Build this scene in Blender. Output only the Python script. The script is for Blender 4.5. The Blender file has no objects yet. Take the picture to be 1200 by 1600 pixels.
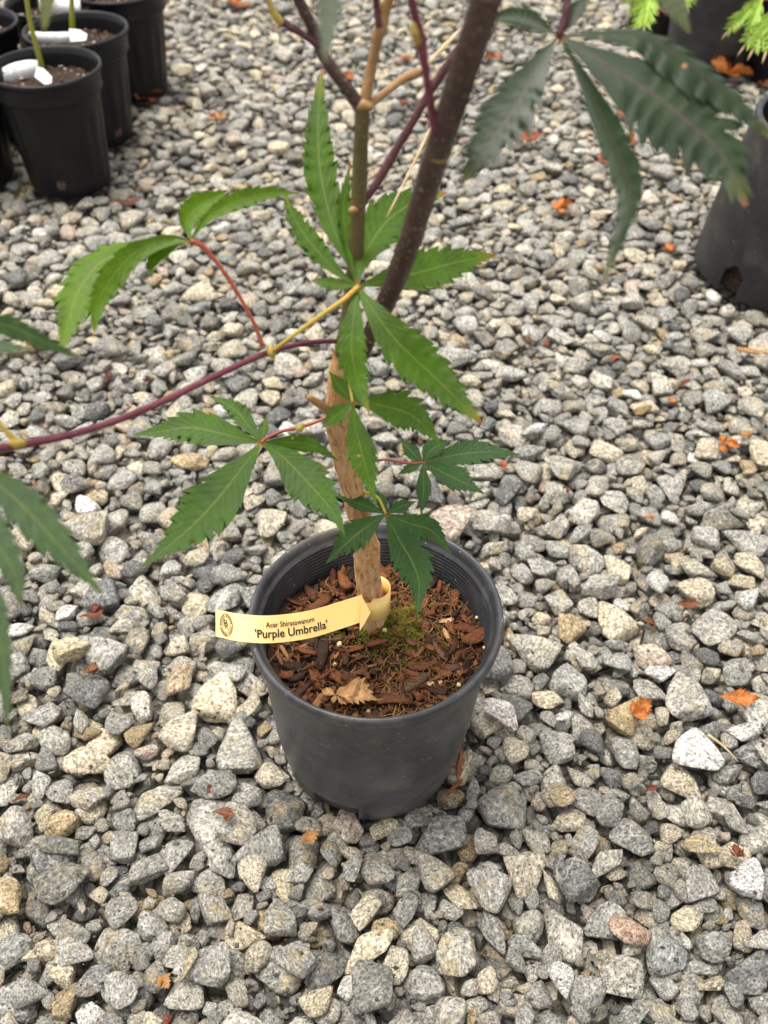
import bpy, math, random
import numpy as np
from mathutils import Vector, Matrix, Quaternion, noise

# ------------------------------------------------------------------ camera, sky, sun, exposure
S = bpy.context.scene
COL = S.collection
FPX = 1500.0                       # focal length in photograph pixels (1200 x 1600)
PITCH = math.radians(45.0)
CAMH = 0.657
cam = bpy.data.cameras.new('camera')
camo = bpy.data.objects.new('camera', cam)
COL.objects.link(camo)
camo.location = (0, 0, CAMH)
camo.rotation_euler = (math.pi / 2 - PITCH, 0, 0)
cam.sensor_fit = 'VERTICAL'
cam.sensor_height = 36.0
cam.sensor_width = 27.0
cam.lens = FPX / 1600 * 36.0
cam.clip_start = 0.02
cam.clip_end = 500
cam.dof.use_dof = True
cam.dof.focus_distance = 0.64
cam.dof.aperture_fstop = 8.6
S.camera = camo

SUN_EL, SUN_ROT = math.radians(76), math.radians(-60)
world = bpy.data.worlds.new('World')
S.world = world
world.use_nodes = True
wn, wl = world.node_tree.nodes, world.node_tree.links
wn.clear()
sky = wn.new('ShaderNodeTexSky')
sky.sky_type = 'NISHITA'
sky.sun_disc = False
sky.sun_elevation = SUN_EL
sky.sun_rotation = SUN_ROT
sky.dust_density = 3.0
hs = wn.new('ShaderNodeHueSaturation')
hs.inputs['Saturation'].default_value = 0.05
bg = wn.new('ShaderNodeBackground')
bg.inputs['Strength'].default_value = 0.12
wo = wn.new('ShaderNodeOutputWorld')
wl.new(sky.outputs[0], hs.inputs['Color'])
wl.new(hs.outputs[0], bg.inputs['Color'])
wl.new(bg.outputs[0], wo.inputs['Surface'])

sl = bpy.data.lights.new('sun', 'SUN')
sl.energy = 1.7
sl.angle = math.radians(30)
sl.color = (1.0, 0.95, 0.87)
slo = bpy.data.objects.new('sun', sl)
COL.objects.link(slo)
sd = Vector((math.sin(SUN_ROT) * math.cos(SUN_EL), math.cos(SUN_ROT) * math.cos(SUN_EL), math.sin(SUN_EL)))
slo.rotation_euler = sd.to_track_quat('Z', 'Y').to_euler()
slo.location = sd * 5

S.view_settings.view_transform = 'Standard'
S.view_settings.look = 'None'
S.view_settings.gamma = 1
S.view_settings.use_curve_mapping = False
S.view_settings.exposure = 1.32

random.seed(11)
rng = np.random.default_rng(11)
sp, cp = math.sin(PITCH), math.cos(PITCH)
CAM = Vector((0, 0, CAMH))
FWD, DWN, RGT = Vector((0, cp, -sp)), Vector((0, -sp, -cp)), Vector((1, 0, 0))


# ------------------------------------------------------------------ places: photograph ray -> a real point at a real distance
def W(x, y, z):
    return CAM + z * (FWD + RGT * ((x - 600) / FPX) + DWN * ((y - 800) / FPX))


def G(x, y, h=0.0):
    v = (y - 800) / FPX
    return W(x, y, (CAMH - h) / (sp + v * cp))


def zplane(y, g=0.41):             # depth of a point standing in the upright plane g metres ahead
    v = (y - 800) / FPX
    return g / (cp - v * sp)


def to_px(P):
    d = P - CAM
    z = d.dot(FWD)
    return 600 + FPX * d.dot(RGT) / z, 800 + FPX * d.dot(DWN) / z, z


# ------------------------------------------------------------------ object helpers
ORG = {}


def tag(o, label=None, cat=None, group=None, kind=None):
    if label: o['label'] = label
    if cat: o['category'] = cat
    if group: o['group'] = group
    if kind: o['kind'] = kind
    return o


def empty(name, loc, label, cat, group=None):
    o = bpy.data.objects.new(name, None)
    o.empty_display_size = 0.02
    COL.objects.link(o)
    o.location = loc
    ORG[o] = Vector(loc)
    return tag(o, label, cat, group)


def link_mesh(name, me, parent=None, origin=None):
    o = bpy.data.objects.new(name, me)
    COL.objects.link(o)
    origin = Vector(origin) if origin is not None else Vector((0, 0, 0))
    ORG[o] = origin
    if parent is not None:
        o.parent = parent
        o.location = origin - ORG[parent]
    else:
        o.location = origin
    return o


class MB:
    """collects geometry (world coordinates) for one mesh object"""
    def __init__(s):
        s.v, s.f, s.uv = [], [], []

    def add(s, verts, faces, uvs=None):
        b = len(s.v)
        s.v.extend([Vector(p) for p in verts])
        s.f.extend([tuple(i + b for i in f) for f in faces])
        s.uv.extend(uvs if uvs is not None else [(0.0, 0.0)] * len(verts))

    def build(s, name, mat, parent=None, origin=None, smooth=True):
        if origin is None:
            origin = ORG[parent] if parent is not None else sum(s.v, Vector()) / max(1, len(s.v))
        origin = Vector(origin)
        me = bpy.data.meshes.new(name)
        me.from_pydata([p - origin for p in s.v], [], s.f)
        ul = me.uv_layers.new(name='UVMap')
        li = np.zeros(len(me.loops), dtype=np.int32)
        me.loops.foreach_get('vertex_index', li)
        ul.data.foreach_set('uv', np.array(s.uv, dtype=np.float32)[li].ravel())
        if smooth:
            me.polygons.foreach_set('use_smooth', [True] * len(me.polygons))
        for m in (mat if isinstance(mat, (list, tuple)) else [mat]):
            me.materials.append(m)
        me.update()
        return link_mesh(name, me, parent, origin)


def catmull(pts, rad, n):
    P = [Vector(p) for p in pts]
    P = [P[0] * 2 - P[1]] + P + [P[-1] * 2 - P[-2]]
    R = [rad[0]] + list(rad) + [rad[-1]]
    out, ro, to = [], [], []
    segs = len(pts) - 1
    for i in range(segs):
        for k in range(n):
            t = k / n
            a, b, c, d = P[i], P[i + 1], P[i + 2], P[i + 3]
            out.append(0.5 * ((2 * b) + (c - a) * t + (2 * a - 5 * b + 4 * c - d) * t * t + (3 * b - a - 3 * c + d) * t ** 3))
            ro.append(R[i + 1] * (1 - t) + R[i + 2] * t)
    out.append(P[-2]); ro.append(R[-2])
    return out, ro


def tube(mb, pts, rad, n=6, sides=10, rough=0.0, cap=True, nscale=120, squash=None):
    path, rr = catmull(pts, rad, n)
    L = 0
    t0 = (path[1] - path[0]).normalized()
    ref = Vector((1, 0, 0)) if abs(t0.x) < 0.8 else Vector((0, 1, 0))
    nrm = (ref - t0 * ref.dot(t0)).normalized()
    V, F, U = [], [], []
    for i, p in enumerate(path):
        if i == 0: t = t0
        elif i == len(path) - 1: t = (path[i] - path[i - 1]).normalized()
        else: t = (path[i + 1] - path[i - 1]).normalized()
        nrm = (nrm - t * nrm.dot(t)).normalized()
        bi = t.cross(nrm)
        if i: L += (p - path[i - 1]).length
        for k in range(sides + 1):
            a = 2 * math.pi * (k % sides) / sides
            d = nrm * math.cos(a) + bi * math.sin(a)
            r = rr[i]
            if rough:
                r *= 1 + rough * noise.noise((p + d * r) * nscale)
            V.append(p + d * r)
            U.append((k / sides, L * 20))
    m = sides + 1
    for i in range(len(path) - 1):
        for k in range(sides):
            F.append((i * m + k, i * m + k + 1, (i + 1) * m + k + 1, (i + 1) * m + k))
    if cap:
        for e, idx in ((0, 0), (1, len(path) - 1)):
            c = len(V)
            V.append(path[idx]); U.append((0.5, 0 if e == 0 else L * 20))
            for k in range(sides):
                a, b = idx * m + k, idx * m + k + 1
                F.append((b, a, c) if e == 0 else (a, b, c))
    mb.add(V, F, U)


def lathe(mb, c, prof, sides=96, fn=None, tilt=None, close=False):
    """prof: list of (r, z); fn(angle, i, r, z)->(r, z)"""
    V, F, U = [], [], []
    m = sides + 1
    for i, (r, z) in enumerate(prof):
        for k in range(m):
            a = 2 * math.pi * (k % sides) / sides
            r2, z2 = fn(a, i, r, z) if fn else (r, z)
            V.append(Vector((c[0] + r2 * math.cos(a), c[1] + r2 * math.sin(a), c[2] + z2)))
            U.append((k / sides, i / max(1, len(prof) - 1)))
    for i in range(len(prof) - 1):
        for k in range(sides):
            F.append((i * m + k, i * m + k + 1, (i + 1) * m + k + 1, (i + 1) * m + k))
    mb.add(V, F, U)


# ------------------------------------------------------------------ materials
class NT:
    def __init__(s, name):
        s.m = bpy.data.materials.new(name)
        s.m.use_nodes = True
        s.n, s.l = s.m.node_tree.nodes, s.m.node_tree.links
        s.n.clear()
        s.out = s.n.new('ShaderNodeOutputMaterial')
        s.p = s.n.new('ShaderNodeBsdfPrincipled')
        s.l.new(s.p.outputs[0], s.out.inputs['Surface'])

    def node(s, t, **kw):
        nd = s.n.new(t)
        for k, v in kw.items():
            setattr(nd, k, v)
        return nd

    def put(s, sock, v):
        if isinstance(v, bpy.types.NodeSocket): s.l.new(v, sock)
        elif isinstance(v, (tuple, list)) and len(v) == 3 and sock.type == 'RGBA': sock.default_value = (*v, 1)
        else: sock.default_value = v

    def math(s, op, a, b=None, c=None, clamp=False):
        nd = s.node('ShaderNodeMath', operation=op, use_clamp=clamp)
        s.put(nd.inputs[0], a)
        if b is not None: s.put(nd.inputs[1], b)
        if c is not None: s.put(nd.inputs[2], c)
        return nd.outputs[0]

    def mix(s, fac, a, b, blend='MIX'):
        nd = s.node('ShaderNodeMix', data_type='RGBA', blend_type=blend)
        nd.clamp_factor = True
        s.put(nd.inputs[0], fac); s.put(nd.inputs[6], a); s.put(nd.inputs[7], b)
        return nd.outputs[2]

    def noise(s, vec, scale, detail=4, rough=0.55, dist=0.0):
        nd = s.node('ShaderNodeTexNoise')
        if vec is not None: s.l.new(vec, nd.inputs['Vector'])
        nd.inputs['Scale'].default_value = scale
        nd.inputs['Detail'].default_value = detail
        nd.inputs['Roughness'].default_value = rough
        nd.inputs['Distortion'].default_value = dist
        return nd.outputs['Fac']

    def voro(s, vec, scale, feature='F1', out='Distance', rnd=1.0):
        nd = s.node('ShaderNodeTexVoronoi', feature=feature)
        if vec is not None: s.l.new(vec, nd.inputs['Vector'])
        nd.inputs['Scale'].default_value = scale
        nd.inputs['Randomness'].default_value = rnd
        return nd.outputs[out]

    def ramp(s, fac, stops):
        nd = s.node('ShaderNodeValToRGB')
        cr = nd.color_ramp
        while len(cr.elements) < len(stops): cr.elements.new(0.5)
        for e, (p, c) in zip(cr.elements, stops):
            e.position = p
            e.color = (*c, 1) if isinstance(c, (tuple, list)) else (c, c, c, 1)
        s.put(nd.inputs[0], fac)
        return nd.outputs[0]

    def mapr(s, v, a, b, c=0.0, d=1.0):
        nd = s.node('ShaderNodeMapRange')
        nd.clamp = True
        s.put(nd.inputs[0], v)
        for i, q in enumerate((a, b, c, d)): nd.inputs[i + 1].default_value = q
        return nd.outputs[0]

    def vmul(s, vec, k):
        nd = s.node('ShaderNodeVectorMath', operation='MULTIPLY')
        s.l.new(vec, nd.inputs[0]); nd.inputs[1].default_value = k
        return nd.outputs[0]

    def vadd(s, a, b):
        nd = s.node('ShaderNodeVectorMath', operation='ADD')
        s.l.new(a, nd.inputs[0]); s.put(nd.inputs[1], b)
        return nd.outputs[0]

    def bump(s, h, dist, strength=1.0, prev=None):
        nd = s.node('ShaderNodeBump')
        nd.inputs['Distance'].default_value = dist
        nd.inputs['Strength'].default_value = strength
        s.l.new(h, nd.inputs['Height'])
        if prev is not None: s.l.new(prev, nd.inputs['Normal'])
        return nd.outputs[0]

    def fin(s, col=None, rough=None, nrm=None, spec=None):
        if col is not None: s.put(s.p.inputs['Base Color'], col)
        if rough is not None: s.put(s.p.inputs['Roughness'], rough)
        if nrm is not None: s.l.new(nrm, s.p.inputs['Normal'])
        if spec is not None: s.p.inputs['Specular IOR Level'].default_value = spec
        return s.m

    def objco(s): return s.node('ShaderNodeTexCoord').outputs['Object']
    def uv(s): return s.node('ShaderNodeUVMap', uv_map='UVMap').outputs[0]
    def geo(s): return s.node('ShaderNodeNewGeometry').outputs['Position']

    def sep(s, v):
        nd = s.node('ShaderNodeSeparateXYZ'); s.l.new(v, nd.inputs[0]); return nd.outputs


def mat_stone(name, joined):
    t = NT(name)
    lco = t.node('ShaderNodeAttribute', attribute_name='lco').outputs['Vector']
    if joined:
        a = t.node('ShaderNodeAttribute', attribute_name='tint')
        col, rnd = a.outputs['Color'], a.outputs['Alpha']
    else:
        oi = t.node('ShaderNodeObjectInfo')
        col, rnd = oi.outputs['Color'], oi.outputs['Alpha']
    cx = t.node('ShaderNodeCombineXYZ')
    t.put(cx.inputs[0], t.math('MULTIPLY', rnd, 37.0))
    t.put(cx.inputs[1], t.math('MULTIPLY', rnd, 91.0))
    t.put(cx.inputs[2], t.math('MULTIPLY', rnd, 13.0))
    v = t.vadd(lco, cx.outputs[0])                       # local coordinates in units of about one stone
    str_ = t.vmul(v, (1.0, 1.5, 1.2))                    # foliated grain
    fine = t.noise(str_, 4.6, 6, 0.78)
    speck = t.ramp(fine, [(0.355, 0.13), (0.45, 0.61), (0.53, 1.09), (0.635, 1.95)])
    c = t.mix(0.85, col, speck, 'MULTIPLY')
    dark = t.mapr(t.noise(v, 8.0, 4, 0.7), 0.55, 0.62)
    c = t.mix(t.math('MULTIPLY', dark, 0.85), c, (0.028, 0.029, 0.031))
    pale = t.mapr(t.noise(v, 6.5, 4, 0.7), 0.57, 0.65)
    c = t.mix(t.math('MULTIPLY', pale, 0.5), c, (0.60, 0.55, 0.44))
    blot = t.noise(v, 1.3, 3, 0.6)
    amt = t.math('MULTIPLY', t.mapr(t.math('FRACT', t.math('MULTIPLY', rnd, 7.31)), 0.3, 1.0), 0.72)
    stain = t.math('MULTIPLY', t.mapr(blot, 0.47, 0.66), amt)
    c = t.mix(stain, c, t.mix(0.6, (0.50, 0.38, 0.20), speck, 'MULTIPLY'))
    vn = t.math('ABSOLUTE', t.math('SUBTRACT', t.noise(v, 0.55, 3, 0.5, 0.6), 0.44))
    vn = t.math('MULTIPLY', t.mapr(vn, 0.004, 0.014, 1.0, 0.0), t.mapr(t.math('FRACT', t.math('MULTIPLY', rnd, 3.77)), 0.45, 0.75))
    c = t.mix(t.math('MULTIPLY', vn, 0.75), c, (0.62, 0.58, 0.50))
    shade = t.mapr(t.noise(v, 0.9, 2), 0.3, 0.7, 0.78, 1.2)
    c = t.mix(1.0, c, shade, 'MULTIPLY')
    b = t.bump(t.noise(v, 2.4, 6, 0.66), 0.0065, 1.0)
    b = t.bump(t.noise(str_, 15, 3, 0.6), 0.0010, 0.8, b)
    t.p.inputs['Roughness'].default_value = 0.78
    return t.fin(c, 0.78, b, 0.28)


def mat_ground():
    t = NT('gravel_ground')
    g = t.geo()
    col = t.voro(g, 62, out='Color')
    d = t.voro(g, 62, feature='DISTANCE_TO_EDGE')
    s = t.sep(col)
    c = t.ramp(s[0], [(0.0, (0.15, 0.145, 0.13)), (0.35, (0.26, 0.245, 0.21)), (0.75, (0.36, 0.33, 0.27)), (1.0, (0.5, 0.43, 0.31))])
    c = t.mix(0.6, c, t.ramp(t.noise(g, 420, 3, 0.7), [(0.35, 0.4), (0.65, 1.5)]), 'MULTIPLY')
    c = t.mix(t.mapr(d, 0.0, 0.10, 0.8, 0.0), c, (0.06, 0.05, 0.038))
    return t.fin(c, 0.85, t.bump(t.mapr(d, 0.0, 0.22), 0.012), 0.25)


def mat_leaf(name='maple_leaf', midc=(0.17, 0.21, 0.04), veinc=(0.13, 0.20, 0.045), ro=(0.46, 0.62), spec=0.26, bm=0.16):
    t = NT(name)
    oi = t.node('ShaderNodeObjectInfo')
    base, red = oi.outputs['Color'], oi.outputs['Alpha']
    u = t.sep(t.uv())
    across = t.math('ABSOLUTE', t.math('SUBTRACT', u[0], 0.5))
    across = t.math('MULTIPLY', across, 2.0)
    o = t.objco()
    n1 = t.noise(o, 60, 4, 0.6)
    n2 = t.noise(o, 420, 3, 0.6)
    c = t.mix(1.0, base, t.mapr(n1, 0.3, 0.7, 0.72, 1.28), 'MULTIPLY')
    c = t.mix(0.5, c, t.mapr(n2, 0.3, 0.7, 0.75, 1.25), 'MULTIPLY')
    ph = t.math('FRACT', t.math('MULTIPLY', t.math('SUBTRACT', u[1], t.math('MULTIPLY', across, 0.16)), 15.0))
    vein = t.mapr(t.math('ABSOLUTE', t.math('SUBTRACT', ph, 0.5)), 0.0, 0.06, 1.0, 0.0)
    mid = t.mapr(across, 0.018, 0.075, 1.0, 0.0)
    c = t.mix(t.math('MULTIPLY', vein, 0.22), c, veinc)
    c = t.mix(t.math('MULTIPLY', mid, 0.5), c, midc)
    # yellowing margins and reddened tips, more on some leaves
    tip = t.math('MULTIPLY', t.mapr(t.math('ADD', u[1], t.math('MULTIPLY', t.math('SUBTRACT', n1, 0.5), 0.16)), 0.86, 1.0), red)
    c = t.mix(tip, c, t.mix(t.mapr(u[1], 0.955, 0.985), (0.17, 0.16, 0.02), (0.33, 0.07, 0.025)))
    c = t.mix(t.mapr(u[1], 0.045, 0.0, 0.0, 0.8), c, (0.30, 0.13, 0.03))
    blem = t.mapr(t.noise(o, 95, 2, 0.5), 0.735, 0.75)
    c = t.mix(t.math('MULTIPLY', blem, 0.9), c, (0.34, 0.20, 0.08))
    hgt = t.math('ADD', t.math('MULTIPLY', t.math('COSINE', t.math('MULTIPLY', t.math('SUBTRACT', ph, 0.5), 6.283)), -0.6),
                 t.math('ADD', t.math('MULTIPLY', mid, -1.2), t.math('MULTIPLY', n2, 0.5)))
    b = t.bump(hgt, 0.0004, bm)
    t.fin(c, t.mapr(n1, 0.3, 0.7, *ro), b, spec)
    tr = t.node('ShaderNodeBsdfTranslucent')
    t.l.new(t.mix(1.0, c, (1.9, 2.1, 0.6), 'MULTIPLY'), tr.inputs['Color'])
    t.l.new(b, tr.inputs['Normal'])
    mx = t.node('ShaderNodeMixShader')
    mx.inputs[0].default_value = 0.30
    t.l.new(t.p.outputs[0], mx.inputs[1]); t.l.new(tr.outputs[0], mx.inputs[2])
    t.l.new(mx.outputs[0], t.out.inputs['Surface'])
    return t.m


def mat_dead():
    t = NT('dry_leaf')
    oi = t.node('ShaderNodeObjectInfo')
    o = t.objco()
    u = t.sep(t.uv())
    n = t.noise(o, 190, 4, 0.65)
    c = t.mix(1.0, oi.outputs['Color'], t.mapr(n, 0.28, 0.72, 0.45, 1.5), 'MULTIPLY')
    across = t.math('MULTIPLY', t.math('ABSOLUTE', t.math('SUBTRACT', u[0], 0.5)), 2.0)
    mid = t.mapr(across, 0.03, 0.09, 1.0, 0.0)
    c = t.mix(t.math('MULTIPLY', mid, 0.35), c, (0.5, 0.33, 0.16))
    c = t.mix(t.mapr(t.noise(o, 120, 2), 0.6, 0.72, 0.0, 0.6), c, (0.09, 0.04, 0.018))
    ph = t.math('FRACT', t.math('MULTIPLY', t.math('SUBTRACT', u[1], t.math('MULTIPLY', across, 0.2)), 9.0))
    b = t.bump(t.math('ADD', n, t.math('MULTIPLY', t.math('ABSOLUTE', t.math('SUBTRACT', ph, 0.5)), 0.8)), 0.0008, 0.7)
    t.fin(c, 0.62, b, 0.3)
    tr = t.node('ShaderNodeBsdfTranslucent')
    t.l.new(c, tr.inputs['Color'])
    mx = t.node('ShaderNodeMixShader'); mx.inputs[0].default_value = 0.25
    t.l.new(t.p.outputs[0], mx.inputs[1]); t.l.new(tr.outputs[0], mx.inputs[2])
    t.l.new(mx.outputs[0], t.out.inputs['Surface'])
    return t.m


def mat_plastic(name, base, dust, rough, scratch=1.0, dusty=0.5):
    t = NT(name)
    o = t.objco()
    n = t.noise(o, 22, 5, 0.65)
    c = t.mix(t.math('MULTIPLY', t.mapr(n, 0.42, 0.72), dusty), base, dust)
    st = t.noise(t.vmul(o, (40, 40, 700)), 1.0, 3, 0.6)
    c = t.mix(t.math('MULTIPLY', t.mapr(st, 0.60, 0.75), 0.34 * scratch), c, dust)
    rot = t.node('ShaderNodeVectorRotate'); rot.rotation_type = 'EULER_XYZ'
    t.l.new(o, rot.inputs['Vector']); rot.inputs['Rotation'].default_value = (0.5, 0.9, 0.4)
    sc = t.noise(t.vmul(rot.outputs[0], (900, 35, 240)), 1.0, 2, 0.5)
    c = t.mix(t.math('MULTIPLY', t.mapr(sc, 0.72, 0.76), 0.75 * scratch), c, (0.30, 0.30, 0.31))
    pk = t.noise(o, 330, 2, 0.5)
    c = t.mix(t.math('MULTIPLY', t.mapr(pk, 0.745, 0.78), 0.8 * scratch), c, (0.42, 0.40, 0.38))
    mud = t.math('MULTIPLY', t.mapr(t.noise(o, 13, 5, 0.7), 0.54, 0.70), 0.42 * scratch)
    c = t.mix(t.math('MINIMUM', mud, 0.6), c, (0.135, 0.105, 0.078))
    r = t.mapr(n, 0.3, 0.7, rough - 0.07, rough + 0.12)
    b = t.bump(t.noise(o, 160, 3, 0.6), 0.0004, 0.5)
    return t.fin(c, r, b, 0.26 if "clean" in name else 0.42)


def mat_bark():
    t = NT('maple_bark')
    uv = t.uv()
    o = t.objco()
    st = t.noise(t.vmul(uv, (9.0, 3.2, 1)), 1.6, 6, 0.75, 0.6)
    n = t.noise(o, 95, 4, 0.6)
    c = t.ramp(st, [(0.33, (0.18, 0.068, 0.020)), (0.40, (0.54, 0.24, 0.088)), (0.50, (0.78, 0.44, 0.195)), (0.67, (0.80, 0.56, 0.32))])
    c = t.mix(t.mapr(n, 0.50, 0.7, 0.0, 0.22), c, (0.40, 0.31, 0.20))
    gr = t.math('MULTIPLY', t.mapr(t.noise(o, 40, 2), 0.58, 0.72), 0.2)
    c = t.mix(gr, c, (0.11, 0.125, 0.04))
    b = t.bump(st, 0.0042, 1.0)
    return t.fin(c, 0.8, b, 0.25)


def mat_twig(name, a, b_, rough=0.45, lent=0.5, lentcol=(0.34, 0.27, 0.18)):
    t = NT(name)
    o = t.objco()
    n = t.noise(t.vmul(o, (60, 60, 60)), 1.0, 4, 0.6)
    c = t.mix(t.mapr(n, 0.35, 0.65), a, b_)
    sp_ = t.noise(o, 700, 2, 0.5)
    c = t.mix(t.math('MULTIPLY', t.mapr(sp_, 0.62, 0.72), lent), c, lentcol)
    bb = t.bump(t.noise(o, 300, 4, 0.6), 0.0008, 0.7)
    return t.fin(c, rough, bb, 0.4)


def mat_simple(name, a, b_, scale, rough=0.7, bdist=0.001, spec=0.3, hue=False):
    t = NT(name)
    o = t.objco()
    n = t.noise(o, scale, 5, 0.65)
    c = t.mix(t.mapr(n, 0.32, 0.68), a, b_)
    return t.fin(c, rough, t.bump(n, bdist, 0.8), spec)


def mat_chip(name, joined):
    t = NT(name)
    if joined:
        a = t.node('ShaderNodeAttribute', attribute_name='tint'); col = a.outputs['Color']
    else:
        col = t.node('ShaderNodeObjectInfo').outputs['Color']
    g = t.geo()
    st = t.noise(g, 420, 4, 0.7, 0.8)
    c = t.mix(1.0, col, t.mapr(st, 0.3, 0.7, 0.45, 1.55), 'MULTIPLY')
    return t.fin(c, 0.7, t.bump(st, 0.0012, 0.9), 0.3)


def mat_print(name, col, rough=0.5):
    t = NT(name)
    n = t.noise(t.objco(), 900, 2)
    return t.fin(t.mix(0.2, col, t.mapr(n, 0.3, 0.7, 0.6, 1.3), 'MULTIPLY'), rough, None, 0.3)


M_STONE = mat_stone('stone', False)
M_GRAVEL = mat_stone('gravel_stones', True)
M_GROUND = mat_ground()
M_LEAF = mat_leaf()
M_DLEAF = mat_leaf('dark_maple_leaf', (0.09, 0.035, 0.025), (0.035, 0.055, 0.02), (0.36, 0.48), 0.30, 0.06)
M_DEAD = mat_dead()
M_POT = mat_plastic('worn_black_plastic', (0.030, 0.0315, 0.036), (0.125, 0.126, 0.130), 0.38, 1.7, 0.6)
M_POT2 = mat_plastic('clean_black_plastic', (0.0050, 0.0053, 0.0065), (0.013, 0.013, 0.015), 0.40, 0.2, 0.4)
M_POT3 = mat_plastic('dusty_black_plastic', (0.018, 0.0175, 0.018), (0.062, 0.060, 0.058), 0.55, 0.8, 0.55)
M_BARK = mat_bark()
M_OLIVE = mat_twig('olive_stem', (0.075, 0.062, 0.018), (0.12, 0.085, 0.028), 0.45, 0.35)
M_BROWN = mat_twig('brown_branch', (0.036, 0.017, 0.016), (0.062, 0.031, 0.027), 0.5, 0.9)
M_TAN = mat_twig('tan_twig', (0.22, 0.115, 0.04), (0.33, 0.185, 0.075), 0.5, 0.4)
M_PURPLE = mat_twig('purple_twig', (0.085, 0.014, 0.026), (0.13, 0.028, 0.038), 0.4, 0.25)
M_DPURPLE = mat_twig('dark_purple_twig', (0.05, 0.012, 0.02), (0.085, 0.022, 0.026), 0.42, 0.3)
M_PETR = mat_twig('red_petiole', (0.22, 0.030, 0.022), (0.32, 0.075, 0.03), 0.4, 0.0)
M_PETY = mat_twig('yellow_petiole', (0.34, 0.30, 0.03), (0.40, 0.22, 0.045), 0.4, 0.0)
M_BUD = mat_twig('green_bud', (0.26, 0.24, 0.035), (0.34, 0.20, 0.04), 0.4, 0.0)
M_GSTEM = mat_twig('green_stem', (0.24, 0.27, 0.025), (0.32, 0.29, 0.05), 0.4, 0.4)
M_STRAW = mat_twig('straw', (0.42, 0.30, 0.15), (0.55, 0.42, 0.24), 0.6, 0.0)
M_SOIL = mat_simple('soil', (0.022, 0.010, 0.006), (0.07, 0.026, 0.012), 230, 0.85, 0.004)
M_SOIL2 = mat_simple('dark_soil', (0.018, 0.010, 0.007), (0.06, 0.032, 0.02), 190, 0.9, 0.004)
M_CHIP = mat_chip('bark_chip', False)
M_CHIPS = mat_chip('bark_chips', True)
M_MOSS = mat_simple('moss', (0.07, 0.085, 0.008), (0.22, 0.21, 0.02), 160, 0.9, 0.001)
M_FIBRE = mat_simple('fibre', (0.10, 0.04, 0.016), (0.30, 0.15, 0.05), 60, 0.8, 0.0005)
M_PELLET = mat_simple('pellet', (0.60, 0.46, 0.20), (0.72, 0.60, 0.34), 300, 0.4, 0.0002, 0.5)
M_TAG = mat_simple('cream_tag', (0.76, 0.50, 0.165), (0.80, 0.54, 0.19), 25, 0.38, 0.00005, 0.45)
M_INK = mat_print('black_ink', (0.02, 0.018, 0.016))
M_WTAG = mat_simple('white_tag', (0.74, 0.74, 0.74), (0.82, 0.82, 0.81), 30, 0.4, 0.0001, 0.4)
M_GINK = mat_print('grey_ink', (0.32, 0.32, 0.34))
M_LACE = mat_simple('laceleaf_green', (0.13, 0.26, 0.02), (0.30, 0.40, 0.05), 90, 0.5, 0.0002)
M_LACETIP = mat_simple('withered_tip', (0.42, 0.27, 0.14), (0.50, 0.36, 0.22), 90, 0.6, 0.0002)
M_CRUMB = mat_simple('soil_crumbs', (.018, .010, .007), (.22, .14, .09), 150, .85, .001)
M_PERL = mat_simple('perlite', (.62, .60, .56), (.75, .73, .70), 150, .8, .0005)
M_DARK = mat_simple('dark_thread', (0.004, 0.004, 0.004), (0.01, 0.008, 0.006), 90, 0.9, 0.0002)  # near-black colour of the thread lying on the stones

# ------------------------------------------------------------------ gravel: every stone dropped on the ones before it
def ico(sub):
    import bmesh
    bm = bmesh.new()
    bmesh.ops.create_icosphere(bm, subdivisions=sub, radius=1.0)
    v = np.array([p.co[:] for p in bm.verts]); v /= np.linalg.norm(v, axis=1)[:, None]
    f = np.array([[q.index for q in p.verts] for p in bm.faces], dtype=np.int32)
    bm.free()
    return v, f


ICO = {k: ico(k) for k in (2, 3, 4)}
NSH = 40


def stone_shape(k):
    r = np.random.default_rng(1000 + k)
    asp = np.array([1.0, r.uniform(0.62, 0.9), r.uniform(0.36, 0.64)])
    n = r.normal(size=(int(r.integers(11, 17)), 3))
    n = np.vstack([n / np.linalg.norm(n, axis=1)[:, None], np.eye(3)[2:3], -np.eye(3)[2:3]])
    h = r.uniform(0.70, 1.0, len(n))
    p = r.uniform(14, 30)
    ph = r.uniform(0, 6.28, (5, 3)); fr = r.normal(size=(5, 3)) * 2.3
    out = {}
    for lod, (d, f) in ICO.items():
        q = np.maximum(d @ n.T, 1e-3) / h
        rad = (q ** p).sum(1) ** (-1 / p)
        v = d * rad[:, None]
        w = sum(np.sin(d @ fr[i] + ph[i, 0]) for i in range(5)) / 5
        v = v * (1 + 0.055 * w)[:, None]
        if lod == 4:
            w2 = sum(np.sin(d @ (fr[i] * 3.6) + ph[i, 1]) for i in range(5)) / 5
            v = v * (1 + 0.016 * w2)[:, None]
        out[lod] = v * asp
    e = np.abs(out[3]).max(0)
    return {l: o / e[0] for l, o in out.items()}, e / e[0]


SHAPES = [stone_shape(k) for k in range(NSH)]
CELL = 0.0025
X0, X1, Y0, Y1 = -1.12, 1.12, 0.08, 2.42
NX, NY = int((X1 - X0) / CELL), int((Y1 - Y0) / CELL)
FLOOR = -0.026
H = np.full((NX, NY), FLOOR)
gx_, gy_ = np.meshgrid(X0 + (np.arange(NX) + .5) * CELL, Y0 + (np.arange(NY) + .5) * CELL, indexing='ij')
REGION = (np.abs(gx_) < 0.40 * (gy_ * 0.707 + 0.46) + 0.17)

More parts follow.
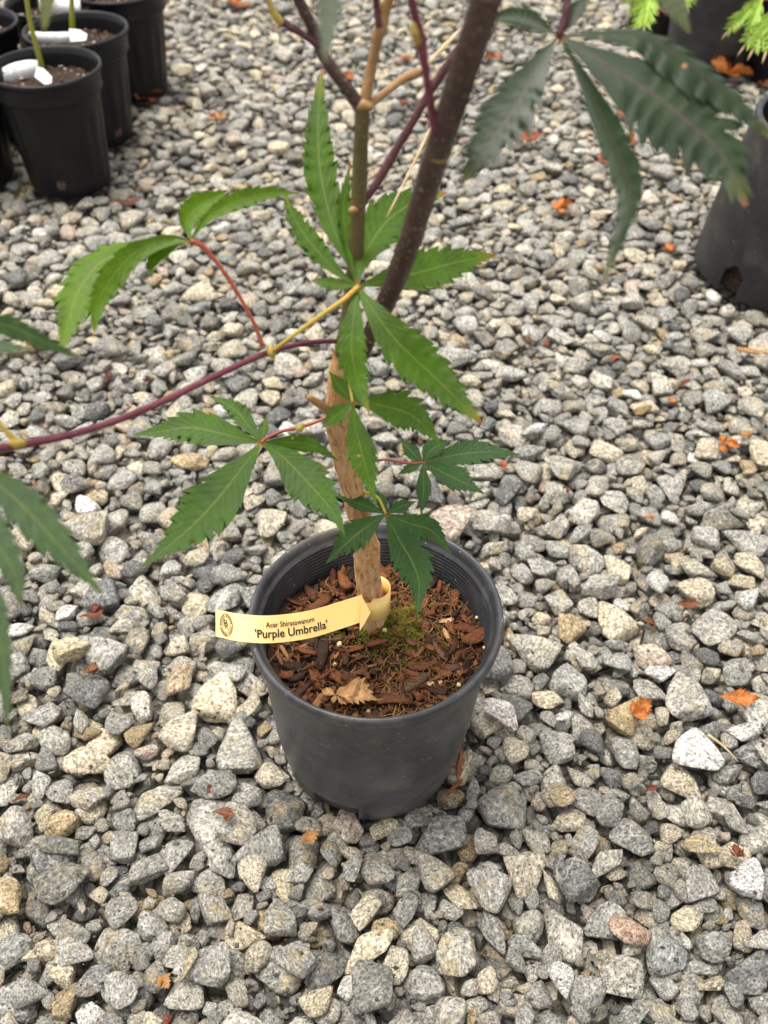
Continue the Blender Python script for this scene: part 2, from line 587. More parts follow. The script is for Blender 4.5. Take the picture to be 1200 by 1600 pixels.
A_POT = (-0.465, 1.36); B_POT = (-0.459, 1.518); C_POT = (-0.432, 1.70); D_POT = (-0.530, 1.655)
E_POT = (-0.628, 1.535); F_POT = (-0.612, 1.375)
MAIN = (-0.0055, 0.4035)
BIGPOT = (0.536, 1.119)
R1 = (0.593, 1.841); R2 = (0.553, 2.03); R3 = (0.715, 1.79)
for (px, py), r in ((MAIN, 0.056), (A_POT, .055), (B_POT, .055), (C_POT, .055), (D_POT, .055), (E_POT, .055), (F_POT, .055),
                    (BIGPOT, .123), (R1, .072), (R2, .066), (R3, .062)):
    H[(gx_ - px) ** 2 + (gy_ - py) ** 2 < r * r] = 9.0
H0 = H.copy()
rs = np.random.default_rng(5)
stones = []                        # (k, size, x, y, z, gx, gy, yaw, tint)
ys_pool = rs.random(400000)


def rand_xy(n):
    y = Y0 + 0.03 + (Y1 - Y0 - 0.06) * rs.random(n)
    x = (rs.random(n) * 2 - 1) * np.minimum(0.40 * (y * 0.707 + 0.46) + 0.16, 1.08)
    return x, y


def settle(k, s, yaw, xs, ys, tilt=True):
    e = SHAPES[k][1] * s
    n = int(e[0] / CELL) + 1
    o = (np.arange(-n, n + 1)) * CELL
    ox, oy = np.meshgrid(o, o, indexing='ij')
    c_, s_ = math.cos(yaw), math.sin(yaw)
    rx, ry = ox * c_ + oy * s_, -ox * s_ + oy * c_
    q = (rx / e[0]) ** 2 + (ry / e[1]) ** 2
    m = q < 0.93
    ox, oy, up = ox[m], oy[m], 0.93 * e[2] * (1 - q[m] ** 1.35) ** 0.6
    ci = np.clip(((xs - X0) / CELL).astype(int), n + 1, NX - n - 2)
    cj = np.clip(((ys - Y0) / CELL).astype(int), n + 1, NY - n - 2)
    di, dj = np.rint(ox / CELL).astype(int), np.rint(oy / CELL).astype(int)
    P = H[ci[:, None] + di[None], cj[:, None] + dj[None]]
    D = P + up[None]
    kth = max(0, int(D.shape[1] * 0.84) - 1)
    z = np.partition(D, kth, axis=1)[:, kth]
    z[P.max(1) > 1] = 99
    b = int(np.argmin(z))
    if z[b] > 1: return None
    g = [0.0, 0.0]
    if tilt:
        p = np.minimum(P[b], P[b].mean() + 0.02)
        pm = p - p.mean()
        g = [float(np.clip((pm * ox).sum() / ((ox * ox).sum() + 1e-7) * 0.62 + rs.normal() * .07, -.6, .6)),
             float(np.clip((pm * oy).sum() / ((oy * oy).sum() + 1e-7) * 0.62 + rs.normal() * .07, -.6, .6))]
        t = g[0] * ox + g[1] * oy
        D = P[b] + up - t
        z0 = float(np.partition(D, kth)[kth])
    else:
        t = 0 * ox; z0 = float(z[b])
    I, J = ci[b] + di, cj[b] + dj
    H[I, J] = np.maximum(H[I, J], z0 + up + t)
    return (k, s, float(X0 + (ci[b] + .5) * CELL), float(Y0 + (cj[b] + .5) * CELL), z0, g[0], g[1], yaw)


PAL = [((.385, .368, .325), 30), ((.30, .292, .262), 23), ((.17, .168, .16), 9), ((.46, .428, .36), 20), ((.55, .48, .36), 10),
       ((.62, .53, .38), 5), ((.44, .33, .19), 3), ((.66, .64, .58), 2.0), ((.50, .40, .32), 2)]
PC = np.array([p[0] for p in PAL]); PW = np.array([p[1] for p in PAL], float); PW /= PW.sum()
N_DROP = 17500
SIZES = np.clip(rs.lognormal(math.log(0.0108), 0.33, N_DROP), 0.0060, 0.0190)
for i in range(N_DROP):
    s = float(SIZES[i])
    xs, ys = rand_xy(14)
    r = settle(int(rs.integers(NSH)), s, float(rs.uniform(0, 6.283)), xs, ys)
    if r is None: continue
    c = PC[rs.choice(len(PC), p=PW)] * rs.uniform(0.85, 1.18)
    stones.append(r + ((c[0], c[1], c[2], float(rs.random())), False))
# chips and grit that fill the gaps
for i in range(6500):
    s = float(rs.uniform(0.0036, 0.0068))
    xs, ys = rand_xy(26)
    r = settle(int(rs.integers(NSH)), s, float(rs.uniform(0, 6.283)), xs, ys)
    if r is None: continue
    c = PC[rs.choice(len(PC), p=PW)] * rs.uniform(0.85, 1.15)
    stones.append(r + ((c[0], c[1], c[2], float(rs.random())), False))
# stones one can find again in the photograph (pale, salmon, tan ones), laid on the others: pixel, length in pixels, tint
for (x, y, L, yawd, c) in ((1042, 1033, 62, 5, (.62, .60, .56)), (1168, 1376, 62, 10, (.66, .65, .62)), (785, 1104, 84, -38, (.62, .56, .52)),
                           (110, 1476, 62, 15, (.62, .59, .53)), (986, 1446, 70, -60, (.47, .31, .22)), (275, 1050, 70, 75, (.50, .385, .27)),
                           (104, 1006, 74, 20, (.60, .50, .33)), (881, 1238, 58, 20, (.52, .40, .26)), (395, 1347, 72, -70, (.66, .57, .43)),
                           (838, 662, 60, 10, (.50, .49, .46)), (733, 580, 42, 15, (.66, .57, .42)), (1003, 627, 42, 8, (.40, .27, .09)),
                           (1040, 1480, 80, 70, (.34, .34, .32)), (895, 888, 62, 80, (.36, .36, .35)), (1095, 1310, 70, -12, (.50, .40, .24)),
                           (1175, 925, 60, 50, (.50, .49, .46)), (585, 1535, 84, 30, (.30, .29, .25)), (90, 1370, 105, 40, (.22, .21, .18)),
                           (75, 1310, 100, 25, (.18, .18, .16)), (300, 1490, 88, -65, (.36, .31, .22)), (900, 1370, 88, 0, (.20, .20, .185))):
    p = G(x, y, 0.008)
    z = to_px(p)[2]
    r = settle(int(rs.integers(NSH)), L * z / FPX / 2 * .88, math.radians(yawd), np.array([p.x]), np.array([p.y]))
    if r: stones.append(r + ((*c, float(rs.random())), True))

# which stones show, and how large
info = []
for q in stones:
    k, s, x, y, z0 = q[:5]
    e = SHAPES[k][1] * s
    i, j = int((x - X0) / CELL), int((y - Y0) / CELL)
    n = max(1, int(e[1] / CELL * 0.7))
    patch = H[i - n:i + n + 1, j - n:j + n + 1]
    exposed = float((patch <= z0 + e[2] * 0.98).mean())
    px, py, zz = to_px(Vector((x, y, z0)))
    inside = -40 < px < 1240 and -40 < py < 1640
    size = s / zz * FPX
    top = z0 + e[2]
    info.append((exposed, inside, size, top))
show = [i for i, q in enumerate(info) if q[0] > 0.03 or q[3] > -0.012]
order = sorted([i for i in show if info[i][1] and info[i][0] > 0.45], key=lambda i: -(1e4 if stones[i][9] else 0) - info[i][2] * (0.55 + 0.45 * info[i][0]))
single = set(order[:300])


def stone_rot(q):
    n = Vector((-q[5], -q[6], 1)).normalized()
    return np.array((Vector((0, 0, 1)).rotation_difference(n).to_matrix() @ Matrix.Rotation(q[7], 3, 'Z')))


def fast_mesh(name, V, F, lco=None, tint=None, mat=None):
    me = bpy.data.meshes.new(name)
    me.vertices.add(len(V)); me.vertices.foreach_set('co', V.astype(np.float32).ravel())
    nf = len(F)
    me.loops.add(nf * 3); me.loops.foreach_set('vertex_index', F.astype(np.int32).ravel())
    me.polygons.add(nf)
    me.polygons.foreach_set('loop_start', np.arange(0, nf * 3, 3, dtype=np.int32))
    me.polygons.foreach_set('use_smooth', np.ones(nf, dtype=bool))
    me.update(calc_edges=True)
    if lco is not None:
        me.attributes.new('lco', 'FLOAT_VECTOR', 'POINT').data.foreach_set('vector', lco.astype(np.float32).ravel())
    if tint is not None:
        me.attributes.new('tint', 'FLOAT_COLOR', 'POINT').data.foreach_set('color', tint.astype(np.float32).ravel())
    me.materials.append(mat)
    return me


# the sheet under and beyond the stones
gm = MB()
rings = [(X0 + .07, X1 - .07, Y0 + .02, Y1 - .02, -0.0255), (X0 - .02, X1 + .02, Y0 - .06, Y1 + .05, 0.0), (-60, 60, -60, 60, 0.0)]
gv = []
for (a, b, c, d, z) in rings: gv += [(a, c, z), (b, c, z), (b, d, z), (a, d, z)]
gf = [(0, 1, 2, 3)]
for r in range(2):
    for k in range(4):
        a, b = r * 4 + k, r * 4 + (k + 1) % 4
        gf.append((a, a + 4, b + 4, b))
gm.add(gv, gf)
gravel = gm.build('gravel_bed', M_GROUND, None, (0, 0, 0), smooth=False)
gravel['kind'] = 'structure'

smesh = [fast_mesh('stone', SHAPES[k][0][4], ICO[4][1], SHAPES[k][0][4], None, M_STONE) for k in range(NSH)]
fv, ff, fl, ft, base = [], [], [], [], 0
for i in show:
    q = stones[i]
    R = stone_rot(q)
    if i in single:
        o = link_mesh('stone', smesh[q[0]], gravel, (q[2], q[3], q[4]))
        o.rotation_mode = 'QUATERNION'
        o.rotation_quaternion = Matrix(R.tolist()).to_quaternion()
        o.scale = (q[1],) * 3
        o.color = q[8]
    else:
        lod = 3 if (info[i][2] > 9 and info[i][1] and info[i][0] > 0.30) else 2
        v, f = SHAPES[q[0]][0][lod], ICO[lod][1]
        fv.append((v * q[1]) @ R.T + np.array(q[2:5])); ff.append(f + base); fl.append(v)
        ft.append(np.tile(np.array(q[8]), (len(v), 1))); base += len(v)
fill = link_mesh('gravel_stones', fast_mesh('gravel_stones', np.vstack(fv), np.vstack(ff), np.vstack(fl), np.vstack(ft), M_GRAVEL), gravel, (0, 0, 0))
fill['kind'] = 'stuff'
print('stones', len(stones), 'shown', len(show), 'fill tris', sum(len(f) for f in ff), 'mean H', float(H[(H < 1) & REGION].mean()))


def grit():
    r = np.random.default_rng(77)
    oct_v = np.array([(1, 0, 0), (-1, 0, 0), (0, 1, 0), (0, -1, 0), (0, 0, 1), (0, 0, -1)], float)
    oct_f = np.array([(0, 2, 4), (2, 1, 4), (1, 3, 4), (3, 0, 4), (2, 0, 5), (1, 2, 5), (3, 1, 5), (0, 3, 5)], np.int32)
    gc = [(.22, .20, .17), (.34, .31, .26), (.11, .10, .09), (.12, .055, .025), (.20, .085, .03), (.42, .36, .27)]
    V, F, L, T, b = [], [], [], [], 0
    for i in range(9000):
        y = Y0 + .05 + (Y1 - Y0 - .3) * r.random() ** 1.5
        x = (r.random() * 2 - 1) * (0.40 * (y * 0.707 + 0.46) + 0.05)
        i0, j0 = int((x - X0) / CELL), int((y - Y0) / CELL)
        p = H[i0 - 4:i0 + 5, j0 - 4:j0 + 5]
        if p.size < 81 or p.max() > 1: continue
        k = np.unravel_index(np.argmin(p), p.shape) if r.random() < .8 else (4, 4)
        s = r.uniform(.0008, .0024)
        q = Quaternion(Vector(r.normal(size=3)).normalized(), float(r.uniform(0, 3.1))).to_matrix()
        sc = np.array([1, r.uniform(.5, .9), r.uniform(.35, .7)]) * s
        c = gc[int(r.integers(6))]
        V.append((oct_v * (1 + .25 * r.normal(size=(6, 1))) * sc) @ np.array(q).T + np.array([X0 + (i0 - 4 + k[0] + .5) * CELL + r.normal() * .001, Y0 + (j0 - 4 + k[1] + .5) * CELL + r.normal() * .001, p[k] + .0003]))
        F.append(oct_f + b); L.append(oct_v); T.append(np.tile(np.array([*c, r.random()]), (6, 1))); b += 6
    o = link_mesh('gravel_grit', fast_mesh('gravel_grit', np.vstack(V), np.vstack(F), np.vstack(L), np.vstack(T), M_GRAVEL), gravel, (0, 0, 0))
    o['kind'] = 'stuff'


grit()


def hgt(x, y, r=0.006):
    i, j, n = int((x - X0) / CELL), int((y - Y0) / CELL), max(1, int(r / CELL))
    p = H[max(0, i - n):i + n + 1, max(0, j - n):j + n + 1]
    p = p[p < 1]
    return float(np.percentile(p, 80)) if p.size else 0.0


def on_gravel(x, y, r=0.006):
    h = 0.0
    for _ in range(4):
        p = G(x, y, h); h = hgt(p.x, p.y, r)
    return G(x, y, h)

# ------------------------------------------------------------------ the main pot
RIMR, POTH, POTZ = 0.0850, 0.1620, -0.002
pot = empty('plant_pot', (MAIN[0], MAIN[1], POTZ), 'worn black plastic pot in the middle holding the maple and bark mulch', 'plant pot')
mb = MB()
NOTCH = [(-1.96, 0.25), (0.1, 0.25), (2.1, 0.25)]       # openings cut in the foot


def in_notch(a):
    for c, w in NOTCH:
        if abs((a - c + math.pi) % (2 * math.pi) - math.pi) < w: return True
    return False


outer = [(0.0640, 0.0), (0.0655, 0.002), (0.0672, 0.014), (0.0690, 0.024), (0.0706, 0.034), (0.0724, 0.05), (0.0746, 0.08), (0.0768, 0.11), (0.0792, 0.143)]
rim = [(0.0797, 0.1475), (0.0813, 0.1490), (0.0834, 0.1505), (0.0846, 0.1538), (RIMR, 0.1572), (0.0846, 0.1602), (0.0834, POTH), (0.0816, 0.1614), (0.0802, 0.1594), (0.0792, 0.1560)]
inner = []
z = 0.1535
i = 0
while z > 0.108:
    r = 0.0784 - (0.1535 - z) * 0.085
    inner.append((r - (0.0, 0.0019, 0.0019)[i % 3], z)); z -= 0.00105; i += 1
inner += [(0.066, 0.03), (0.062, 0.004), (0.0, 0.004)]


def wob(a, i, r, z):
    r = r * (1 + 0.004 * math.sin(2 * a + 0.6) + 0.002 * math.sin(3 * a))
    return r, z


SIDES = 192
body = MB()
lathe(body, (MAIN[0], MAIN[1], POTZ), outer + rim[:1], SIDES, wob)
m = SIDES + 1
body.f = [f for n, f in enumerate(body.f) if not (n // SIDES < 3 and in_notch(2 * math.pi * ((n % SIDES) + 0.5) / SIDES))]
ib = MB()
lathe(ib, (MAIN[0], MAIN[1], POTZ), [rim[-1]] + inner, 128, wob)
body.add(ib.v, ib.f, ib.uv)
# thickness at the notches: short inner lip
for c, w in NOTCH:
    n = 14
    V, F = [], []
    for k in range(n + 1):
        a = c - w + 2 * w * k / n
        for (r, zz) in ((0.0690, 0.024), (0.0668, 0.0242)):
            V.append((MAIN[0] + r * math.cos(a), MAIN[1] + r * math.sin(a), POTZ + zz))
    F = [(2 * k, 2 * k + 2, 2 * k + 3, 2 * k + 1) for k in range(n)]
    for e in (-1, 1):
        a = c + e * w
        b = len(V)
        for (r, zz) in ((0.0690, 0.024), (0.0668, 0.0242), (0.0620, 0.0), (0.0640, 0.0)):
            V.append((MAIN[0] + r * math.cos(a), MAIN[1] + r * math.sin(a), POTZ + zz))
        F.append((b, b + 1, b + 2, b + 3))
    body.add(V, F)
for p_ in body.v: p_.x -= .0045 * max(0.0, 1 - (p_.z - POTZ) / .15)
body.build('pot_wall', M_POT, pot)
mb = MB(); lathe(mb, (MAIN[0], MAIN[1], POTZ), rim, SIDES, wob); mb.build('pot_rim', M_POT, pot)

# ------------------------------------------------------------------ soil, bark mulch, moss, pellets
SOILZ = POTZ + 0.1275
TR = W(583, 968, 0.6625)            # foot of the trunk
TRX, TRY = TR.x, TR.y


def soil_h(x, y):
    d = math.hypot(x - TRX, y - TRY)
    p = Vector((x, y, 0))
    return SOILZ + 0.009 * math.exp(-(d / 0.028) ** 2) + 0.005 * noise.noise(p * 38) + 0.0025 * noise.noise(p * 110) - 0.004 * max(0, (y - MAIN[1])) / 0.07


mix = empty('potting_mix', (MAIN[0], MAIN[1], SOILZ - 0.01), 'reddish brown bark mulch filling the middle pot around the trunk', 'soil')
mb = MB()
nr, na = 26, 72
V, F, U = [Vector((MAIN[0], MAIN[1], soil_h(*MAIN)))], [], [(0, 0)]
for r in range(1, nr + 1):
    for a in range(na):
        q = 0.0742 * r / nr
        x, y = MAIN[0] + q * math.cos(2 * math.pi * a / na), MAIN[1] + q * math.sin(2 * math.pi * a / na)
        V.append(Vector((x, y, soil_h(x, y)))); U.append((0, 0))
for a in range(na): F.append((0, 1 + a, 1 + (a + 1) % na))
for r in range(nr - 1):
    for a in range(na):
        b = 1 + r * na
        F.append((b + a, b + na + a, b + na + (a + 1) % na, b + (a + 1) % na))
mb.add(V, F, U)
mb.build('soil_surface', M_SOIL, mix)

rc = np.random.default_rng(21)


def chip_shape(seed, lod):
    r = np.random.default_rng(seed)
    d, f = ICO[2] if lod else ICO[2]
    n = r.normal(size=(7, 3)); n /= np.linalg.norm(n, axis=1)[:, None]
    n = np.vstack([n, np.eye(3), -np.eye(3)])
    h = np.concatenate([r.uniform(.6, 1.0, 7), r.uniform(.75, 1, 6)])
    rad = ((np.maximum(d @ n.T, 1e-3) / h) ** 16).sum(1) ** (-1 / 16)
    v = d * rad[:, None] * np.array([1, r.uniform(.2, .55), r.uniform(.07, .22)])
    v[:, 2] += r.uniform(-.25, .25) * v[:, 0] ** 2
    v *= (1 + r.normal(size=(len(v), 1)) * .10)
    return v, f


def low(seed):                     # 20-triangle version
    v, f = chip_shape(seed, 0)
    import bmesh
    return v, f


CSH = [chip_shape(300 + k, 0) for k in range(16)]
BARKC = [(.070, .022, .008), (.110, .035, .011), (.165, .056, .017), (.030, .013, .007), (.23, .11, .04), (.045, .018, .009), (.13, .040, .013), (.018, .009, .006)]
BP = np.array([.2, .2, .14, .14, .06, .12, .1, .04])


def chip_spot(rmax=0.0715):
    while True:
        a, q = rc.uniform(0, 6.283), rmax * math.sqrt(rc.random())
        x, y = MAIN[0] + q * math.cos(a), MAIN[1] + q * math.sin(a)
        if math.hypot(x - TRX, y - TRY) > 0.012: return x, y


cv, cf, ct, cb = [], [], [], 0
for i in range(1900):              # small crumbs
    x, y = chip_spot()
    v, f = CSH[int(rc.integers(16))]
    s = float(rc.uniform(0.0012, 0.0038))
    R = np.array(Quaternion(Vector(rc.normal(size=3)).normalized(), float(rc.uniform(0, 1.0))).to_matrix() @ Matrix.Rotation(float(rc.uniform(0, 6.28)), 3, 'Z'))
    cv.append((v * s) @ R.T + np.array([x, y, soil_h(x, y) + float(rc.uniform(-.0008, .0022))]) - np.array(ORG[mix])); cf.append(f + cb)
    c = BARKC[rc.choice(8, p=BP)]
    ct.append(np.tile(np.array([*c, 1.0]), (len(v), 1))); cb += len(v)
o = link_mesh('bark_crumbs', fast_mesh('bark_crumbs', np.vstack(cv), np.vstack(cf), None, np.vstack(ct), M_CHIPS), mix, ORG[mix])
o['kind'] = 'stuff'
cmesh = [fast_mesh('bark_chip', v, f, None, None, M_CHIP) for v, f in CSH]
for i in range(285):
    x, y = chip_spot(0.070)
    s = float(np.clip(rc.lognormal(math.log(0.0056), 0.48), 0.0026, 0.0140))
    o = link_mesh('bark_chip', cmesh[i % 16], mix, (x, y, soil_h(x, y) + 0.0012 + 0.10 * s + float(rc.uniform(0, .003))))
    o.rotation_mode = 'QUATERNION'
    o.rotation_quaternion = (Quaternion(Vector((rc.normal(), rc.normal(), 0)).normalized(), float(rc.uniform(0, .65))) @ Quaternion((0, 0, 1), float(rc.uniform(0, 6.28))))
    o.scale = (s,) * 3
    c = BARKC[rc.choice(8, p=BP)]
    o.color = (*c, 1)


def soil_px(x, y, up=0.0):         # the point of the mulch seen at a pixel
    h = SOILZ
    for _ in range(5):
        p = G(x, y, h); h = soil_h(p.x, p.y) + up
    return G(x, y, h)


# the chips one can find again: pixel, length px, yaw, colour, shape
for (x, y, L, yd, c, k) in ((700, 970, 32, 0, (.52, .34, .17), 3), (699, 995, 38, -70, (.42, .25, .11), 5), (648, 1066, 66, 32, (.085, .048, .028), 7),
                            (702, 1042, 40, -20, (.10, .042, .03), 1), (462, 890, 34, -55, (.17, .085, .045), 9), (640, 1002, 30, -40, (.13, .05, .025), 2),
                            (681, 1068, 26, 10, (.50, .36, .17), 11), (610, 942, 24, -40, (.50, .33, .22), 12), (527, 1023, 26, 70, (.30, .13, .05), 5),
                            (655, 1020, 36, 50, (.20, .07, .03), 4), (520, 1000, 40, 8, (.10, .045, .03), 6), (690, 1020, 44, -60, (.13, .055, .03), 8),
                            (437, 1030, 34, -65, (.17, .075, .035), 5), (445, 1020, 36, -60, (.26, .14, .06), 13), (566, 1026, 30, 0, (.085, .04, .025), 10)):
    p = soil_px(x, y, 0.004)
    z = to_px(p)[2]
    o = link_mesh('bark_chip', cmesh[k], mix, p)
    s = L * z / FPX / 2
    o.rotation_euler = (float(rc.uniform(-.2, .2)), float(rc.uniform(-.25, .25)), math.radians(yd))
    o.scale = (s, s * 0.8, s * 0.9)
    o.color = (*c, 1)
fb = MB()
for i in range(1000):               # root and bark fibres
    x, y = chip_spot(0.068)
    if i % 2: x = MAIN[0] + 0.004 + abs(x - MAIN[0])
    a = rc.uniform(0, 6.28); L = rc.uniform(.004, .014)
    z = soil_h(x, y) + rc.uniform(.001, .005)
    p = [Vector((x, y, z))]
    for k in range(3):
        a += rc.normal() * .7
        p.append(p[-1] + Vector((math.cos(a), math.sin(a), rc.normal() * .35)) * L / 3)
    tube(fb, p, [rc.uniform(.00018, .0004)] * 4, 2, 3, cap=False)
o = fb.build('bark_fibres', M_FIBRE, mix); o['kind'] = 'stuff'
for (x, y) in ((437, 929), (523, 1038), (475, 1016), (513, 998), (757, 1012), (717, 1070), (576, 1112), (531, 1005), (688, 1067), (530, 1007), (745, 965), (601, 985)):
    p = soil_px(x, y, 0.0035)
    mb = MB()
    v, f = ICO[2]
    r = float(rc.uniform(.0013, .0019))
    mb.add([Vector(q * np.array([1, 1, .9]) * r * (1 + .06 * float(rc.normal()))) + p for q in v], [tuple(int(a) for a in t) for t in f])
    mb.build('fertiliser_pellet', M_PELLET, mix)
mo = MB()
for i in range(4200):
    u = rc.random()
    if u < .72: x, y = rc.normal(TRX + .019, .0115), rc.normal(TRY - .008, .013)
    elif u < .86: x, y = rc.normal(TRX + .026, .006), rc.normal(TRY + .006, .008)
    else: x, y = rc.normal(TRX - .012, .012), rc.normal(TRY - .007, .006)
    if math.hypot(x - TRX, y - TRY) < .0085: continue
    dens = noise.noise(Vector((x, y, 3.3)) * 150)
    if dens < -.12: continue
    z = soil_h(x, y) + .0005
    h = rc.uniform(.0016, .0042) * (1 + .8 * dens) + .004 * math.exp(-((x - TRX - .018) ** 2 + (y - TRY + .003) ** 2) / .00012)
    a = rc.uniform(0, 6.28); w = rc.uniform(.0003, .0006)
    lean = Vector((rc.normal() * .5, rc.normal() * .5, 1)).normalized() * h
    b = [Vector((x + w * math.cos(a + k * 2.1), y + w * math.sin(a + k * 2.1), z)) for k in range(3)]
    mid = Vector((x, y, z)) + lean * .55
    mm = [mid + (q - Vector((x, y, z))) * 1.3 for q in b]
    mo.add(b + mm + [Vector((x, y, z)) + lean], [(0, 1, 4, 3), (1, 2, 5, 4), (2, 0, 3, 5), (3, 4, 6), (4, 5, 6), (5, 3, 6)])
o = mo.build('moss', M_MOSS, mix); o['kind'] = 'stuff'

# ------------------------------------------------------------------ the maple
maple = empty('maple_tree', (TRX, TRY, SOILZ), 'young grafted maple with serrated green leaves growing from the middle pot', 'tree')


def wpath(pts):                    # (x, y, z depth, width px) -> points, radii
    P = [W(x, y, z) for x, y, z, w in pts]
    return P, [w * z / FPX / 2 for x, y, z, w in pts]


def limb(name, pts, mat, n=8, sides=14, rough=0.05, parent=None, nscale=120):
    mb = MB()
    P, R = wpath(pts)
    tube(mb, P, R, n, sides, rough, True, nscale)
    return mb.build(name, mat, parent or maple)


limb('trunk', [(583, 985, .668, 44), (581, 955, .656, 42), (578, 925, .643, 40), (574, 890, .629, 40), (573, 858, .615, 43), (569, 845, .608, 40), (562, 810, .592, 37), (551, 765, .572, 36),
               (541, 725, .555, 36), (531, 680, .539, 37), (527, 650, .527, 39), (529, 620, .518, 38), (532, 590, .508, 38), (537, 560, .500, 36), (541, 535, .492, 32)],
     M_BARK, 8, 28, 0.10, nscale=260)
st = limb('stem', [(538, 552, .497, 34), (543, 520, .488, 30), (548, 480, .478, 27), (552, 440, .468, 25), (556, 400, .459, 24), (559, 340, .445, 24), (562, 280, .433, 24), (564, 220, .421, 23), (566, 172, .411, 24), (567, 156, .408, 18)],
          M_OLIVE, 8, 18, 0.04)
limb('bud_scar', [(546, 331, .440, 6), (551, 328, .437, 12), (558, 329, .439, 7)], M_TAN, 4, 10, .2, st)
limb('branch_collar', [(557, 169, .407, 9), (568, 164, .406, 17), (582, 169, .406, 10)], M_TAN, 4, 12, .2, st)
limb('branch', [(562, 166, .408, 20), (540, 135, .402, 21), (512, 98, .395, 20), (497, 66, .389, 20), (485, 38, .384, 19), (462, -10, .374, 19)], M_BROWN, 8, 14, .05)
tw = limb('twig', [(498, 72, .388, 12), (475, 55, .384, 11), (447, 38, .380, 11), (432, 28, .378, 10)], M_DPURPLE, 6, 10, .04)
limb('bud', [(440, 38, .379, 12), (430, 24, .377, 14), (421, 5, .374, 9), (412, -12, .371, 6)], M_BUD, 5, 10, .06, tw)
limb('bud', [(452, 40, .380, 8), (440, 41, .381, 6), (424, 46, .384, 3)], M_TAN, 4, 8, .0, tw)
br = limb('branch', [(570, 160, .408, 18), (579, 110, .401, 16), (588, 70, .394, 16), (595, 44, .389, 21), (601, 20, .385, 17), (612, -12, .378, 16)], M_TAN, 8, 12, .07)
limb('twig', [(593, 42, .387, 13), (589, 15, .383, 11), (587, -12, .378, 11)], M_DPURPLE, 4, 8, .04)
tw = limb('twig', [(573, 166, .408, 14), (600, 146, .412, 12), (628, 124, .418, 12), (650, 115, .423, 14), (658, 114, .424, 8)], M_TAN, 6, 10, .06)
limb('dry_stalk', [(653, 114, .424, 8), (672, 95, .432, 6), (700, 66, .445, 6), (722, 44, .455, 5)], M_STRAW, 4, 6, .0, tw)
limb('twig', [(567, 318, .442, 12), (590, 284, .440, 13), (612, 246, .436, 15), (620, 232, .434, 13), (642, 195, .429, 13), (668, 150, .423, 13), (700, 100, .417, 13), (735, 50, .410, 12), (770, 0, .404, 12)], M_DPURPLE, 6, 10, .05)
limb('dry_stalk', [(604, 340, .452, 2.5), (640, 268, .460, 3.5), (690, 165, .470, 5), (722, 100, .476, 6)], M_STRAW, 4, 6, 0)
tw = limb('twig', [(680, 208, .345, 15), (673, 165, .338, 14), (664, 105, .330, 14), (657, 62, .325, 20), (650, 30, .320, 15), (640, -15, .313, 14)], M_PURPLE, 6, 12, .04)
limb('bud', [(653, 70, .322, 12), (648, 52, .319, 14), (645, 36, .317, 6)], M_BUD, 4, 8, .05, tw)
brown = limb('branch', [(566, 556, .494, 20.8), (580, 520, .480, 25.6), (596, 488, .466, 29.6), (620, 432, .444, 33.6), (641, 375, .418, 36.0), (664, 300, .386, 39.2), (683, 240, .362, 42.4), (706, 168, .336, 44.8), (728, 100, .314, 48.0), (752, 25, .292, 51.2), (766, -20, .28, 52.8)],
             M_BROWN, 8, 24, .035)
limb('ring_scar', [(684.5, 237, .3608, 43.2), (686, 233, .3594, 43.4)], M_BUD, 2, 24, .05, brown)
purp = limb('branch', [(534, 533, .490, 7.6), (500, 534, .482, 7.6), (462, 539, .472, 8.5), (415, 552, .461, 10.2), (335, 588, .444, 11.0), (250, 629, .427, 11.0), (150, 668, .408, 11.9), (35, 695, .389, 14.4), (-40, 703, .376, 14.4)],
            M_PURPLE, 10, 12, .04)
limb('bud', [(421, 540, .459, 9), (424, 551, .459, 14), (426, 560, .460, 6)], M_BUD, 4, 10, .05, purp)
limb('bud', [(14, 690, .383, 9), (25, 694, .385, 16), (38, 692, .388, 13)], M_BUD, 4, 10, .05, purp)
limb('dead_stub', [(526, 650, .516, 22), (512, 640, .512, 16), (500, 632, .508, 12), (481, 619, .502, 10)], M_TAN, 5, 10, .12)
limb('bud', [(474, 664, .516, 8), (468, 669, .514, 14), (463, 672, .514, 7)], M_BUD, 4, 8, .05)


# --- leaves: every lobe is a midrib through space with a toothed blade on both sides
PROF_T = [0, .06, .15, .3, .42, .52, .64, .76, .86, .94, 1]
PROF_W = [.07, .13, .30, .70, .95, 1.0, .88, .62, .36, .17, 0]
PROF_W2 = [.07, .15, .36, .80, 1.0, .98, .74, .40, .20, .10, 0]


